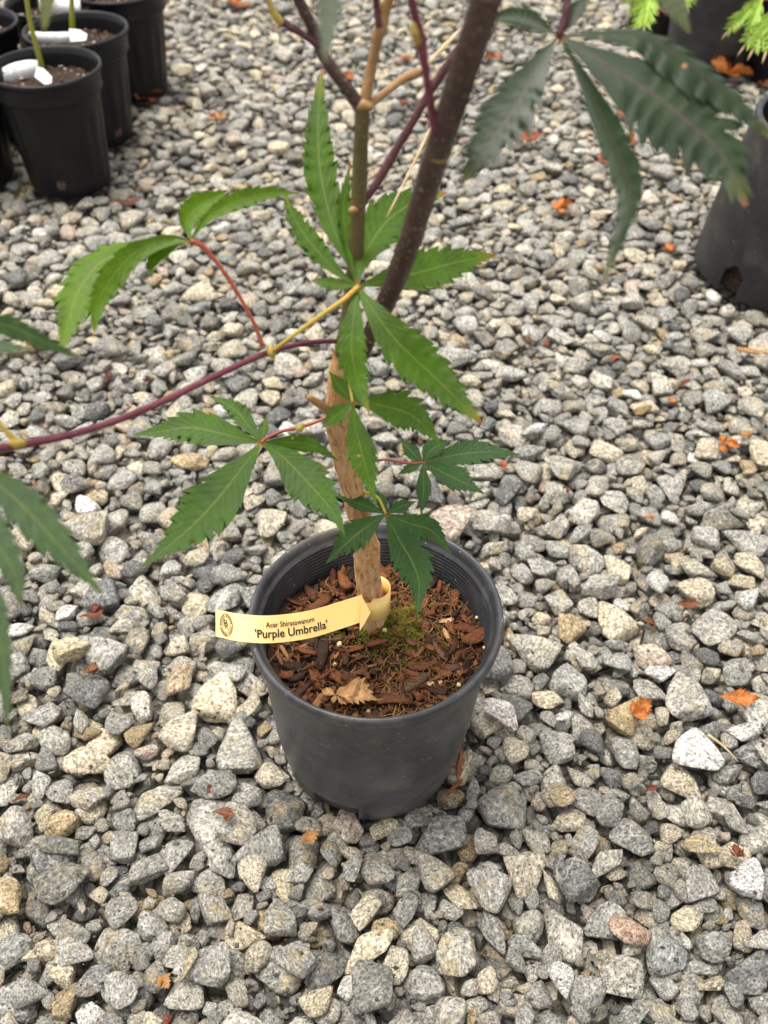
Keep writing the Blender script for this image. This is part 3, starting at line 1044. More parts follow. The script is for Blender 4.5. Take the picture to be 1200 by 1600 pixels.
def lobe(mb, path, wid, nrm, teeth=9, fold=0.12, seed=0, tz=1.0, roll=0.0, wave=0.0, tail=False):
    r = random.Random(seed)
    pts, rr = catmull(path, [0] * len(path), 14)
    cum = [0.0]
    for a, b in zip(pts, pts[1:]): cum.append(cum[-1] + (b - a).length)
    L = cum[-1]

    def at(t):
        d = max(0, min(1, t)) * L
        k = 0
        while k < len(cum) - 2 and cum[k + 1] < d: k += 1
        f = (d - cum[k]) / max(1e-9, cum[k + 1] - cum[k])
        p = pts[k].lerp(pts[k + 1], f)
        tg = (pts[min(k + 2, len(pts) - 1)] - pts[max(k - 1, 0)]).normalized()
        return p, tg
    st = [(t, 1.0, 1.0, 0, 0) for t in (0, .05, .1, .16, .22)]
    t0, t1 = (.30, .86) if tail else (.26, .985)
    cuts = [0.0]
    for k in range(teeth): cuts.append(cuts[-1] + r.uniform(.6, 1.45) * (1.25 - .5 * k / teeth))
    cuts = [c / cuts[-1] for c in cuts]
    for k in range(teeth):
        a = t0 + (t1 - t0) * cuts[k]
        dt = (t1 - t0) * (cuts[k + 1] - cuts[k])
        j1, j2 = r.uniform(.35, 1.5), r.uniform(.35, 1.5)
        g = tz * (1.0 if 0 < k < teeth - 1 else .6)
        st.append((a, 1 - .15 * g * j1, 1 - .15 * g * j2, 0, 0))
        st.append((a + dt * .5, 1 + .02 * g, 1 + .02 * g, .10 * dt, .10 * dt))
        st.append((a + dt * .86, 1 + .17 * g * j1, 1 + .17 * g * j2, .42 * dt * g, .42 * dt * g))
    if tail: st += [(t1 + .01, .85, .85, 0, 0), (.90, 1, 1, 0, 0), (.95, 1, 1, 0, 0)]
    st.append((1.0, 0, 0, 0, 0))
    V, F, U = [], [], []
    phase = r.uniform(0, 6.28)
    for (t, wl_, wr_, fl_, fr_) in st:
        p, tg = at(t)
        n = (nrm - tg * nrm.dot(tg)).normalized()
        if roll: n = Quaternion(tg, roll) @ n
        ac = tg.cross(n).normalized()
        w = wid / 2 * float(np.interp(t, PROF_T, PROF_W2 if tail else PROF_W))
        wv = wave * wid * math.sin(t * 9 + phase)
        for u in (-1, -.55, 0, .55, 1):
            sd = wl_ if u < 0 else wr_
            fw = (fl_ if u < 0 else fr_) * L if abs(u) == 1 else 0
            k = sd if abs(u) == 1 else (1 + (sd - 1) * .15)
            V.append(p + ac * (u * w * k) + tg * fw + n * (fold * abs(u) ** 1.3 * w + wv * abs(u) * (1 if u > 0 else -.6)))
            U.append((.5 + u / 2, t))
    for i in range(len(st) - 1):
        for k in range(4):
            F.append((i * 5 + k, i * 5 + k + 1, (i + 1) * 5 + k + 1, (i + 1) * 5 + k))
    mb.add(V, F, U)


LN = 0


def leaf(cx, cy, cz, lobes, color, up=0.6, side=0.0, petiole=None, pmat=None, fold=.12, red=1.0, label=None, name='leaf', parent=None, mat=None, tail=False):
    """lobes: list of (points px [(x, y[, dz])...], width px, options)"""
    global LN
    LN += 1
    C = W(cx, cy, cz)
    toc = (CAM - C).normalized()
    n = (toc * (1 - up) + Vector((side, 0, up))).normalized()
    mb = MB()
    for i, lb in enumerate(lobes):
        pts, wpx = lb[0], lb[1]
        op = lb[2] if len(lb) > 2 else {}
        path = [C]
        for q in pts:
            ray = W(q[0], q[1], 1.0) - CAM
            zz = (C - CAM).dot(n) / ray.dot(n)
            zz = max(cz * .72, min(cz * 1.3, zz))
            path.append(W(q[0], q[1], zz + (q[2] if len(q) > 2 else 0)))
        if len(path) == 2: path.insert(1, (path[0] + path[1]) / 2 + n * 0.04 * (path[1] - path[0]).length)
        tg = (path[-1] - path[0]).normalized()
        ac = tg.cross((n - tg * n.dot(tg)).normalized())
        # how much of the across direction the lens sees, square to the lobe
        a2 = Vector((ac.dot(RGT), ac.dot(DWN))); t2 = Vector((tg.dot(RGT), tg.dot(DWN))).normalized()
        vis = max(.45, abs(a2.x * t2.y - a2.y * t2.x))
        lobe(mb, path, .87 * wpx * cz / FPX / vis, n, op.get('teeth', 9), op.get('fold', fold), LN * 31 + i, op.get('tz', 1.0), op.get('roll', 0.0), op.get('wave', .02), op.get('tail', tail))
    o = mb.build(name, mat or M_LEAF, parent or maple, C)
    o.color = (*color, red)
    if label: o['label'] = label
    if petiole:
        P, R = wpath(petiole)
        tb = MB(); tube(tb, P, R, 6, 8, .03); tb.build('petiole', pmat or M_PETR, o)
    return o


GRN, GRN2, LITE, DRK = (.047, .102, .003), (.043, .097, .006), (.075, .155, .022), (.014, .030, .008)
# the big leaf in the middle
leaf(558, 447, .452, [([(545, 408), (519, 350), (500, 265), (497, 180), (503, 108)], 58, {'teeth': 11}),
                      ([(520, 418), (478, 370), (455, 330), (444, 300)], 40),
                      ([(525, 445), (487, 438)], 24, {'teeth': 5}),
                      ([(545, 400), (537, 330), (546, 258)], 30, {'roll': .5, 'teeth': 7}),
                      ([(568, 400, .004), (605, 345, .010), (650, 315, .016), (697, 301, .02)], 84, {'teeth': 9}),
                      ([(600, 438, .006), (660, 424, .014), (720, 408, .02), (775, 398, .024)], 76, {'teeth': 10}),
                      ([(553, 490, -.004), (549, 545, -.004), (560, 600), (577, 645)], 52, {'teeth': 9}),
                      ([(580, 480, -.006), (622, 535, -.006), (680, 590), (753, 662)], 80, {'teeth': 11})],
     GRN, .35, 0, [(426, 549, .458, 6), (450, 530, .452, 6), (500, 494, .448, 8), (535, 470, .447, 9), (560, 448, .451, 9)], M_PETY, red=1.0)
# the arched leaf at the left
leaf(298, 376, .432, [([(240, 382), (165, 405), (125, 450), (108, 500), (96, 550)], 84, {'teeth': 12, 'fold': -.25, 'wave': .04}),
                      ([(265, 372, -.006), (210, 395, -.006), (170, 440, -.004), (150, 480), (147, 525)], 40, {'roll': -.7, 'fold': .3}),
                      ([(290, 350), (308, 325), (355, 298)], 44, {'fold': .5, 'roll': .5}),
                      ([(318, 345), (350, 312), (392, 326)], 30, {'roll': -.5, 'fold': .3, 'teeth': 6}),
                      ([(325, 340, -.004), (370, 315, -.006), (420, 302, -.004), (468, 302)], 30, {'fold': .35, 'roll': .6, 'teeth': 8}),
                      ([(270, 385, .004), (238, 410, .008), (236, 432, .01)], 30, {'teeth': 5})],
     (.070, .135, .002), .72, -.1, [(410, 541, .456, 8), (400, 512, .452, 6), (378, 470, .446, 6.5), (350, 425, .440, 7), (318, 386, .434, 8), (298, 376, .432, 9)], M_PETR, red=.35)
# the flat leaf at the lower left
leaf(408, 692, .520, [([(365, 682), (300, 668), (250, 674), (203, 680)], 62, {'teeth': 7}),
                      ([(385, 660), (362, 636), (324, 617)], 34, {'teeth': 6}),
                      ([(411, 675), (417, 649)], 20, {'teeth': 4}),
                      ([(440, 690), (490, 696), (532, 722)], 30, {'roll': .7, 'teeth': 6}),
                      ([(440, 712), (485, 758), (520, 800), (540, 840)], 74, {'teeth': 8}),
                      ([(385, 722), (335, 785), (285, 835), (217, 889)], 92, {'teeth': 8})],
     GRN2, .45, -.1, [(516, 650, .522, 4), (492, 660, .521, 5), (467, 668, .522, 6), (440, 674, .522, 5), (418, 684, .521, 6), (408, 692, .520, 6)], M_PETR, red=.0, tail=True)
# the small leaf in front of the trunk
leaf(551, 629, .497, [([(534, 608), (513, 578)], 26, {'teeth': 5}),
                      ([(530, 645), (502, 670)], 34, {'teeth': 6}),
                      ([(556, 670), (570, 725), (589, 795)], 50, {'teeth': 7}),
                      ([(590, 632), (645, 650), (692, 698)], 66, {'teeth': 7}),
                      ([(562, 606, .01), (580, 588, .012)], 30, {'teeth': 4})],
     GRN, .40, .1, [(540, 560, .500, 5), (546, 600, .499, 5), (551, 629, .497, 5)], M_PETY, red=.0, tail=True)
# the small leaf to the right of the trunk
leaf(661, 723, .548, [([(705, 712), (760, 706), (816, 711)], 46, {'teeth': 7}),
                      ([(700, 742), (758, 772)], 46, {'teeth': 6}),
                      ([(662, 760), (658, 808)], 28, {'teeth': 6}),
                      ([(645, 730), (621, 742)], 18, {'teeth': 4}),
                      ([(645, 708), (625, 685)], 28, {'teeth': 5}),
                      ([(675, 702), (706, 688)], 34, {'teeth': 5})],
     (.027, .072, .014), .55, .05, [(547, 728, .556, 8), (560, 728, .554, 5), (600, 718, .550, 4), (638, 724, .548, 4), (661, 723, .548, 4)], M_PETR, red=.0, tail=True)
# the lowest leaf, over the pot's rim
leaf(603, 803, .565, [([(570, 790), (522, 774)], 26, {'teeth': 5}),
                      ([(570, 825), (540, 850), (508, 882)], 52, {'teeth': 6}),
                      ([(597, 785), (590, 764)], 22, {'teeth': 4}),
                      ([(625, 792), (652, 783)], 24, {'teeth': 4}),
                      ([(640, 818), (675, 830), (706, 866)], 44, {'teeth': 6}),
                      ([(622, 840), (645, 880), (655, 915), (651, 965)], 66, {'teeth': 7})],
     (.026, .072, .012), .45, 0, [(560, 768, .572, 5), (580, 772, .568, 5), (592, 780, .566, 5), (603, 803, .565, 5)], M_PETY, red=.0, tail=True)
# the large dark leaf near the lens at top right
leaf(873, 56, .350, [([(830, 36), (795, 28), (760, 34)], 44, {'fold': .3}),
                     ([(845, 95), (808, 160), (770, 215), (720, 287)], 88, {'teeth': 9, 'tz': 1.6, 'wave': 0}),
                     ([(905, 110), (945, 190), (975, 260), (985, 310), (965, 380), (940, 446)], 52, {'teeth': 11, 'roll': .5, 'fold': .2, 'wave': 0}),
                     ([(930, 90), (1010, 140), (1080, 195), (1130, 245), (1166, 322)], 134, {'teeth': 10, 'tz': 1.7, 'wave': 0, 'fold': -.12}),
                     ([(930, 52), (1010, 58), (1090, 110), (1150, 158), (1215, 225)], 84, {'teeth': 9, 'fold': -.35, 'roll': -.3, 'wave': 0}),
                     ([(890, 35), (905, 10), (925, -15)], 30)],
     DRK, .50, 0, [(888, -40, .345, 14), (886, 0, .346, 14), (882, 30, .348, 13), (873, 56, .350, 14)], M_DPURPLE, red=.35, mat=M_DLEAF, label='large dark purplish green leaf at the top right')
# leaves reaching in from the left
leaf(-90, 700, .34, [([(-30, 735), (35, 790), (90, 850), (160, 928)], 64, {'teeth': 8}),
                     ([(-50, 780), (-5, 850), (20, 890), (34, 948)], 62, {'teeth': 8}),
                     ([(-70, 800), (-15, 950), (5, 1040), (12, 1145)], 46, {'teeth': 9})],
     (.030, .062, .016), .5, 0, [(-40, 702, .376, 12), (-60, 690, .36, 9), (-90, 700, .34, 10)], M_PETR, red=.15)
leaf(-110, 500, .37, [([(-50, 498), (10, 508), (65, 532), (126, 560)], 34, {'teeth': 8, 'roll': .8}),
                      ([(-60, 535), (-10, 542), (52, 545)], 34, {'teeth': 6})],
     (.034, .066, .02), .6, 0, [(30, 694, .386, 10), (12, 676, .383, 9), (-10, 650, .38, 8), (-60, 570, .375, 8), (-110, 500, .37, 8)], M_PETY, red=.5)
# lobe tips hanging into the top of the picture
leaf(520, -110, .245, [([(518, -50), (513, 20), (508, 100)], 44, {'teeth': 7})], (.085, .10, .075), .4, 0, [(600, -160, .30, 8), (560, -130, .27, 8), (520, -110, .245, 8)], M_PETR, red=.2)
leaf(76, -90, .30, [([(76, -40), (73, 5), (68, 52)], 30, {'teeth': 6})], (.075, .085, .015), .4, 0, [(240, -140, .35, 8), (160, -120, .33, 8), (76, -90, .30, 8)], M_PETR, red=.15)
leaf(1010, -80, .31, [([(1030, -40), (1052, 5), (1078, 52)], 46, {'teeth': 7})], (.05, .065, .025), .4, 0, [(890, -100, .345, 8), (950, -95, .33, 8), (1010, -80, .31, 8)], M_PETR, red=.4)

# ------------------------------------------------------------------ the name tag round the trunk
tagr = empty('plant_tag', W(580, 950, .628), 'cream plastic name tag looped round the trunk, printed Purple Umbrella', 'plant tag')
TAGL = [(337, 973, .616), (370, 980, .612), (410, 983.5, .610), (450, 981, .612), (490, 974, .616), (530, 962, .623), (567, 950, .630)]
tp, _ = catmull([W(*q) for q in TAGL], [0] * 7, 12)
HV = (Vector((0, .42, .90))).normalized()   # across the strip, upwards
tcum = [0.0]
for a, b in zip(tp, tp[1:]): tcum.append(tcum[-1] + (b - a).length)
TL = tcum[-1]
TW = 0.0194


def tag_pt(s, h, off=0.0):         # s metres from the left end, h metres above the centre line
    s = max(0, min(TL, s)); k = 0
    while k < len(tcum) - 2 and tcum[k + 1] < s: k += 1
    p = tp[k].lerp(tp[k + 1], (s - tcum[k]) / (tcum[k + 1] - tcum[k]))
    t = (tp[min(k + 2, len(tp) - 1)] - tp[max(0, k - 1)]).normalized()
    hh = (HV - t * HV.dot(t)).normalized()
    n = t.cross(hh).normalized()
    if n.dot(CAM - p) < 0: n = -n
    return p + hh * h + n * off


mb = MB()
ns = 70
for side, off in ((0, .0002), (1, -.0002)):
    V = [tag_pt(TL * i / ns, h, off) for i in range(ns + 1) for h in (-TW / 2, TW / 2)]
    mb.add(V, [(2 * i, 2 * i + 2, 2 * i + 3, 2 * i + 1) for i in range(ns)])
b = 2 * (ns + 1)
mb.f += [(2 * i, 2 * i + 2, b + 2 * i + 2, b + 2 * i) for i in range(ns)] + [(2 * i + 1, 2 * i + 3, b + 2 * i + 3, b + 2 * i + 1) for i in range(ns)] + [(0, 1, b + 1, b)]
strip = mb.build('strip', M_TAG, tagr)


def ribbon(mb, rows, th=.0004):
    """rows: list of (bottom, top) points; gives the band a thickness"""
    n = len(rows)
    nr_ = []
    for i in range(n):
        t = rows[min(i + 1, n - 1)][0] - rows[max(i - 1, 0)][0]
        h = rows[i][1] - rows[i][0]
        nr_.append(t.cross(h).normalized() * th / 2)
    V = []
    for k in (1, -1):
        for i in range(n): V += [rows[i][0] + nr_[i] * k, rows[i][1] + nr_[i] * k]
    b = 2 * n
    F = []
    for i in range(n - 1):
        F += [(2 * i, 2 * i + 2, 2 * i + 3, 2 * i + 1), (b + 2 * i, b + 2 * i + 1, b + 2 * i + 3, b + 2 * i + 2),
              (2 * i, b + 2 * i, b + 2 * i + 2, 2 * i + 2), (2 * i + 1, 2 * i + 3, b + 2 * i + 3, b + 2 * i + 1)]
    F += [(0, 1, b + 1, b), (b - 2, 2 * b - 2, 2 * b - 1, b - 1)]
    mb.add(V, F)


# the loop: round the trunk from the slot and back
trc = W(582, 934, .646)
rows = []
for i in range(41):
    a = math.radians(215 + 305 * i / 40)
    rx = .0108
    c = trc + Vector((rx * math.cos(a) + .0012, rx * math.sin(a) * .95, 0))
    rows.append((c + HV * -.0082, c + HV * .0080))
mb = MB(); ribbon(mb, rows); mb.build('loop', M_TAG, tagr)
# the arrow-shaped end pushed through the slot
arrow = [(560, 925), (564, 938), (576, 950), (575, 962), (566, 985), (563, 974), (561, 950)]
za = .6275
P = [W(565, 929, za), W(577, 955, za - .001), W(563, 986, za), W(566, 958, za + .001)]
mb = MB()
tipo = [(564, 926), (568, 936), (579, 957), (571, 972), (562, 986), (562.5, 972), (564, 955)]
V = [W(x, y, za) for x, y in tipo] + [W(x, y, za + .0005) for x, y in tipo]
n = len(tipo)
mb.add(V, [tuple(range(n)), tuple(range(2 * n - 1, n - 1, -1))] + [(i, (i + 1) % n, n + (i + 1) % n, n + i) for i in range(n)])
mb.build('arrow_end', M_TAG, tagr, smooth=False)


def lettering(text, size, s0, h0, bold, name='lettering', mapper=None, width=None, space=1.0):
    cu = bpy.data.curves.new('lettering_curve', 'FONT')
    cu.body = text; cu.size = size; cu.offset = bold; cu.resolution_u = 3; cu.space_character = space
    ob = bpy.data.objects.new('lettering_tmp', cu)
    COL.objects.link(ob)
    bpy.context.view_layer.update()
    ev = ob.evaluated_get(bpy.context.evaluated_depsgraph_get())
    me = ev.to_mesh()
    co = [v.co.copy() for v in me.vertices]; fs = [tuple(p.vertices) for p in me.polygons]
    ev.to_mesh_clear()
    bpy.data.objects.remove(ob); bpy.data.curves.remove(cu)
    w = max(c.x for c in co)
    k = (width / w) if width else 1.0
    m_ = MB()
    m_.add([(mapper or tag_pt)(s0 + c.x * k, h0 + c.y, .00045) for c in co], fs)
    return m_


PXM = .608 / FPX                   # metres per photograph pixel on the tag
lettering('Acer Shirasawanum', 0.0052, (421 - 337) * PXM, 4 * PXM, 0.00008, width=77 * PXM).build('lettering', M_INK, strip, smooth=False)
lettering("'Purple Umbrella'", 0.0082, (403 - 337) * PXM, -14 * PXM, 0.00015, width=116 * PXM).build('lettering', M_INK, strip, smooth=False)
# the oval emblem: two rings of short marks round a monogram
em = MB()
ec, eh, ea, eb = 19 * PXM, 1.0 * PXM, 11.2 * PXM, 20.5 * PXM


def oval(a, b, w):
    n = 48
    V = []
    for i in range(n):
        t = 2 * math.pi * i / n
        V += [tag_pt(ec + (a - w) * math.cos(t), eh + (b - w) * math.sin(t), .00045), tag_pt(ec + a * math.cos(t), eh + b * math.sin(t), .00045)]
    em.add(V, [(2 * i, (2 * i + 2) % (2 * n), (2 * i + 3) % (2 * n), 2 * i + 1) for i in range(n)])


oval(ea, eb, .0003); oval(ea * .62, eb * .68, .00025)
for i in range(34):
    t = 2 * math.pi * (i + .5) / 34
    if i % 9 == 0: continue
    q = [(t - .045, .70), (t + .05, .70), (t + .03, .93), (t - .055, .93)]
    em.add([tag_pt(ec + ea * r * math.cos(u), eh + eb * (r + .02) * math.sin(u), .00045) for u, r in q], [(0, 1, 2, 3)])
for dx, dy, ch in ((-5.2, -3.2, 'P'), (-2.2, -7.5, 'R')):
    l = lettering(ch, 13.5 * PXM * 1.35, ec + dx * PXM, eh + dy * PXM, 0.00002, width=6.6 * PXM)
    em.add(l.v, l.f)
em.build('emblem', M_INK, strip, smooth=False)

# ------------------------------------------------------------------ the other pots
def nursery_pot(cx, cy, rtop, rbot, h, label, group, mat=M_POT2, flutes=18, hole=None, soil=0.026, soil_label=None, z0=-0.006, mixgroup='soil in the seedling pots'):
    t = empty('nursery_pot', (cx, cy, z0), label, 'plant pot', group)
    k = rtop / 0.0775
    step = rtop - .0060 * k
    body = [(rbot - .002, 0), (rbot, .003)] + [(rbot + (step - .003 - rbot) * i / 12, .003 + (h - .037) * i / 12) for i in range(1, 13)]

    def fl(a, i, r, z):
        f = max(0, min(1, (h - .045 - z) / .02)) * max(0, min(1, (z - .004) / .05))
        q = math.cos(flutes * a)
        return r + .0007 * k * f * (1 if q > .35 else (-1 if q < -.35 else q / .35)), z
    mb = MB(); lathe(mb, (cx, cy, z0), body, flutes * 10, fl)
    lathe(mb, (cx, cy, z0), [(step - .004, h - .008), (step - .006, h - .040), (rbot, .006), (0, .005)], 72)
    mb.build('pot_wall', mat, t)
    mb = MB()
    lathe(mb, (cx, cy, z0), [(step - .003, h - .034), (step + .0005, h - .033), (step + .0022, h - .030), (step + .0012, h - .027), (step + .0022, h - .020), (rtop - .003, h - .010), (rtop - .0018, h - .0075),
                             (rtop, h - .006), (rtop + .0004, h - .003), (rtop - .0006, h), (rtop - .0030, h - .0003), (rtop - .0042, h - .004), (step - .002, h - .010), (step - .0035, h - .022)], 120)
    mb.build('pot_rim', mat, t)
    if hole is not None:
        a, zz = hole
        c = Vector((cx + (rbot + .0016) * math.cos(a), cy + (rbot + .0016) * math.sin(a), z0 + zz))
        tx = Vector((-math.sin(a), math.cos(a), 0)); nn = Vector((math.cos(a), math.sin(a), 0))
        mb = MB()
        for i in range(-2, 3):
            for horiz in (0, 1):
                o = (Vector((0, 0, 1)) if horiz else tx) * (i * .0026)
                d = (tx if horiz else Vector((0, 0, 1))) * .0062
                w = (Vector((0, 0, 1)) if horiz else tx) * .00045
                V = [c + o + d + w, c + o + d - w, c + o - d - w, c + o - d + w]
                mb.add(V + [p + nn * .0009 for p in V], [(4, 5, 6, 7), (0, 4, 7, 3), (1, 2, 6, 5), (0, 1, 5, 4), (2, 3, 7, 6)])
        g_ = mb.build('drain_grate', M_CRUMB, t, smooth=False)
    if soil:
        zs = z0 + h - soil
        s_ = empty('potting_soil', (cx, cy, zs - .004), soil_label, 'soil', mixgroup)
        mb = MB()
        R_, A_ = 12, 40
        V, F = [Vector((cx, cy, zs))], []
        for r in range(1, R_ + 1):
            for a in range(A_):
                q = (step - .0055) * r / R_
                x, y = cx + q * math.cos(6.2832 * a / A_), cy + q * math.sin(6.2832 * a / A_)
                V.append(Vector((x, y, zs + .004 * noise.noise(Vector((x, y, 0)) * 60))))
        F = [(0, 1 + a, 1 + (a + 1) % A_) for a in range(A_)]
        for r in range(R_ - 1):
            for a in range(A_):
                b = 1 + r * A_
                F.append((b + a, b + A_ + a, b + A_ + (a + 1) % A_, b + (a + 1) % A_))
        mb.add(V, F); mb.build('soil_surface', M_SOIL2, s_)
        mb = MB()
        for i in range(240):
            a, q = rc.uniform(0, 6.28), (step - .008) * math.sqrt(rc.random())
            v, f = CSH[int(rc.integers(16))]
            sc = float(rc.uniform(.0012, .0042))
            R = np.array(Quaternion(Vector(rc.normal(size=3)).normalized(), float(rc.uniform(0, 1.2))).to_matrix())
            mb.add([Vector(p) for p in (v * sc) @ R.T + np.array([cx + q * math.cos(a), cy + q * math.sin(a), zs + .002])], [tuple(int(j) for j in p) for p in f])
        o = mb.build('soil_crumbs', M_CRUMB, s_); o['kind'] = 'stuff'
        mb = MB()
        for i in range(26):
            a, q = rc.uniform(0, 6.28), (step - .008) * math.sqrt(rc.random())
            v, f = CSH[int(rc.integers(16))]
            sc = float(rc.uniform(.0012, .0024))
            mb.add([Vector(p) for p in v * np.array([sc, sc * 1.5, sc * 3]) + np.array([cx + q * math.cos(a), cy + q * math.sin(a), zs + .0035])], [tuple(int(j) for j in p) for p in f])
        o = mb.build('perlite', M_PERL, s_); o['kind'] = 'stuff'
    return t


GP = 'black nursery pots crowded in the top left corner'
nursery_pot(*A_POT, .0765, .0575, .167, 'frontmost black nursery pot of the top left cluster, with a white tag', GP, hole=(-1.50, .022), soil_label='dark soil in the frontmost pot of the top left cluster')
nursery_pot(*B_POT, .0770, .0560, .163, 'second black nursery pot, standing right behind the frontmost one', GP, hole=(-.72, .022), soil_label='dark soil in the second pot of the top left cluster')
nursery_pot(*C_POT, .0775, .0560, .165, 'black nursery pot at the right end of the cluster, beside an orange dead leaf', GP, soil_label='soil in the pot at the right end of the cluster')
nursery_pot(*D_POT, .0740, .0560, .158, 'rearmost black nursery pot at the very top edge, with pale crumbs on its soil', GP, soil_label='brown soil with pale crumbs in the rearmost pot of the top left cluster')
nursery_pot(*E_POT, .0765, .0560, .165, 'black nursery pot cut by the left edge, its rim level with the second pot', GP, soil_label='soil in the pot cut by the left edge')
nursery_pot(*F_POT, .0765, .0560, .160, 'black nursery pot at the left edge, almost hidden behind the frontmost pot', GP, soil_label='soil in the pot hidden at the left edge')


def sapling(pts, mat, label, leafspec=None):
    P, R = wpath(pts)
    t = empty('sapling', P[0], label, 'sapling', 'bare saplings in the top left pots')
    mb = MB(); tube(mb, P, R, 6, 10, .06); mb.build('stem', mat, t)
    return t, P[-1]


def zsoil(x, y, soilz):
    return to_px(G(x, y, soilz))[2]


def up_z(base, y, fwd=0.0):        # depth of a point straight above a base point, seen at row y
    return zplane(y, base.y + fwd)


SZ = .167 - .006 - .026
b1 = G(66, 108, SZ); z1 = to_px(b1)[2]
sapling([(67, 113, z1 * 1.003, 10), (63, 95, up_z(b1, 95), 9), (54, 62, up_z(b1, 62), 8.5), (48, 38, up_z(b1, 38), 8), (44, 15, up_z(b1, 15), 7.5), (38, -30, up_z(b1, -30), 7), (30, -110, up_z(b1, -110), 6)],
        M_GSTEM, 'green and tan sapling stem in the frontmost top left pot')
b2 = G(114, 52, SZ); z2 = to_px(b2)[2]
sapling([(114, 56, z2 * 1.003, 9), (113, 35, up_z(b2, 35), 8.5), (112, 10, up_z(b2, 10), 8), (112, -30, up_z(b2, -30), 8), (113, -100, up_z(b2, -100), 7)],
        M_GSTEM, 'yellow green sapling stem in the second top left pot')
b3 = G(134, 18, SZ); z3 = to_px(b3)[2]
sapling([(133, 20, z3, 10), (136, 5, up_z(b3, 5), 9), (137, -30, up_z(b3, -30), 9), (139, -90, up_z(b3, -90), 7)], M_PETR, 'reddish brown sapling stem at the top edge above the rearmost pot')


def white_tag(px, zc, wpx, label, tip=None):
    """px: strip centre line in photograph pixels, left to right, bent round a stem at its right end"""
    P, _ = catmull([W(x, y, z) for x, y, z in px], [0] * len(px), 8)
    hv = Vector((0, .35, .93)).normalized()
    h = wpx * zc / FPX / 2
    t = empty('plant_tag', P[0], label, 'plant tag', 'white tags on the saplings')
    mb = MB(); ribbon(mb, [(p - hv * h, p + hv * h) for p in P], .0006)
    s_ = mb.build('strip', M_WTAG, t)
    mb = MB()                       # faint lines of small print
    n = len(P)
    for row in (.38, -.05, -.42):
        for i in range(int(n * .10), int(n * .55)):
            if rc.random() < .25: continue
            a, b = P[i], P[i].lerp(P[i + 1], .7)
            d = (P[i + 1] - P[i]).normalized().cross(hv).normalized()
            if d.dot(CAM - a) < 0: d = -d
            o = d * .0006
            mb.add([a + hv * h * (row - .07) + o, b + hv * h * (row - .07) + o, b + hv * h * (row + .07) + o, a + hv * h * (row + .07) + o], [(0, 1, 2, 3)])
    mb.build('print', M_GINK, s_, smooth=False)
    if tip:
        mb = MB()
        V = [W(*q) for q in tip]
        n_ = (V[1] - V[0]).cross(V[2] - V[0]).normalized() * .0005
        k = len(V)
        mb.add(V + [p + n_ for p in V], [tuple(range(k)), tuple(range(2 * k - 1, k - 1, -1))] + [(i, (i + 1) % k, k + (i + 1) % k, k + i) for i in range(k)])
        mb.build('arrow_end', M_WTAG, t, smooth=False)
    return t


white_tag([(-40, 128, z1 * .975), (-5, 124, z1 * .975), (22, 113, z1 * .975), (45, 108, z1 * .978), (60, 108, z1 * .985)], z1, 25, 'white plant tag lying on the soil of the frontmost top left pot',
          [(58, 104, z1 * .965), (68, 107, z1 * .965), (81, 120, z1 * .965), (80, 130, z1 * .965), (70, 132, z1 * .965), (54, 120, z1 * .965)])
white_tag([(46, 57, z2 * .975), (65, 58, z2 * .972), (85, 58.5, z2 * .972), (105, 58, z2 * .975), (118, 57, z2 * .98)], z2, 14, 'white plant tag across the second top left pot, behind the frontmost one',
          [(108, 45, z2 * .966), (122, 46, z2 * .966), (136, 53, z2 * .966), (134, 63, z2 * .966), (110, 65, z2 * .966)])
white_tag([(62, 4, z3 * .975), (80, 6, z3 * .972), (100, 9, z3 * .972), (126, 12, z3 * .975)], z3, 22, 'white plant tag at the top edge in the rearmost pot')

# --- the big open pot at the right edge: narrower at the top, two openings at its foot
t = empty('large_pot', (*BIGPOT, 0), 'large dusty black pot cut by the right edge, with holes at its foot', 'plant pot')
BP0, BP1, BH, BZ = Vector((BIGPOT[0], BIGPOT[1], 0)), Vector((.537, 1.082, 0)), .206, -.004
NB = 300


def big(a, f, dr=0.0):
    r = (.1262 + (.1085 - .1262) * f ** .9) + .004 * math.sin(math.pi * f) + dr
    c = BP0.lerp(BP1, f)
    return Vector((c.x + r * math.cos(a), c.y + r * math.sin(a), BZ + BH * f))


HOLES = [(math.radians(213), .125, .0, .21), (math.radians(252), .11, -.01, .14)]


def hole_at(a, f, k=1.0):
    for c, w, f0, f1 in HOLES:
        d = abs((a - c + math.pi) % (2 * math.pi) - math.pi)
        w *= k
        if d < w and f0 <= f < f1 * k * (1 - .35 * (d / w) ** 2): return True
    return False


mb = MB()
for dr, inv in ((0, 0), (-.0035, 1)):
    V, F = [], []
    rows = 70
    for i in range(rows + 1):
        for k in range(NB + 1): V.append(big(2 * math.pi * (k % NB) / NB, i / rows * .965, dr))
    for i in range(rows):
        for k in range(NB):
            if hole_at(2 * math.pi * (k + .5) / NB, (i + .5) / rows, 1.7 if inv else 1.0): continue
            q = (i * (NB + 1) + k, i * (NB + 1) + k + 1, (i + 1) * (NB + 1) + k + 1, (i + 1) * (NB + 1) + k)
            F.append(q[::-1] if inv else q)
    mb.add(V, F)
mb.build('pot_wall', M_POT3, t)
mb = MB()
V, F = [], []
lip = [(0, .962), (.0022, .972), (.0034, .985), (.0022, .998), (-.001, 1.003), (-.0042, .998), (-.0055, .985), (-.0045, .962)]
for i, (dr, f) in enumerate(lip):
    for k in range(NB + 1): V.append(big(2 * math.pi * (k % NB) / NB, min(f, 1.0), dr) + Vector((0, 0, max(0, f - 1) * BH)))
for i in range(len(lip) - 1):
    for k in range(NB): F.append((i * (NB + 1) + k, i * (NB + 1) + k + 1, (i + 1) * (NB + 1) + k + 1, (i + 1) * (NB + 1) + k))
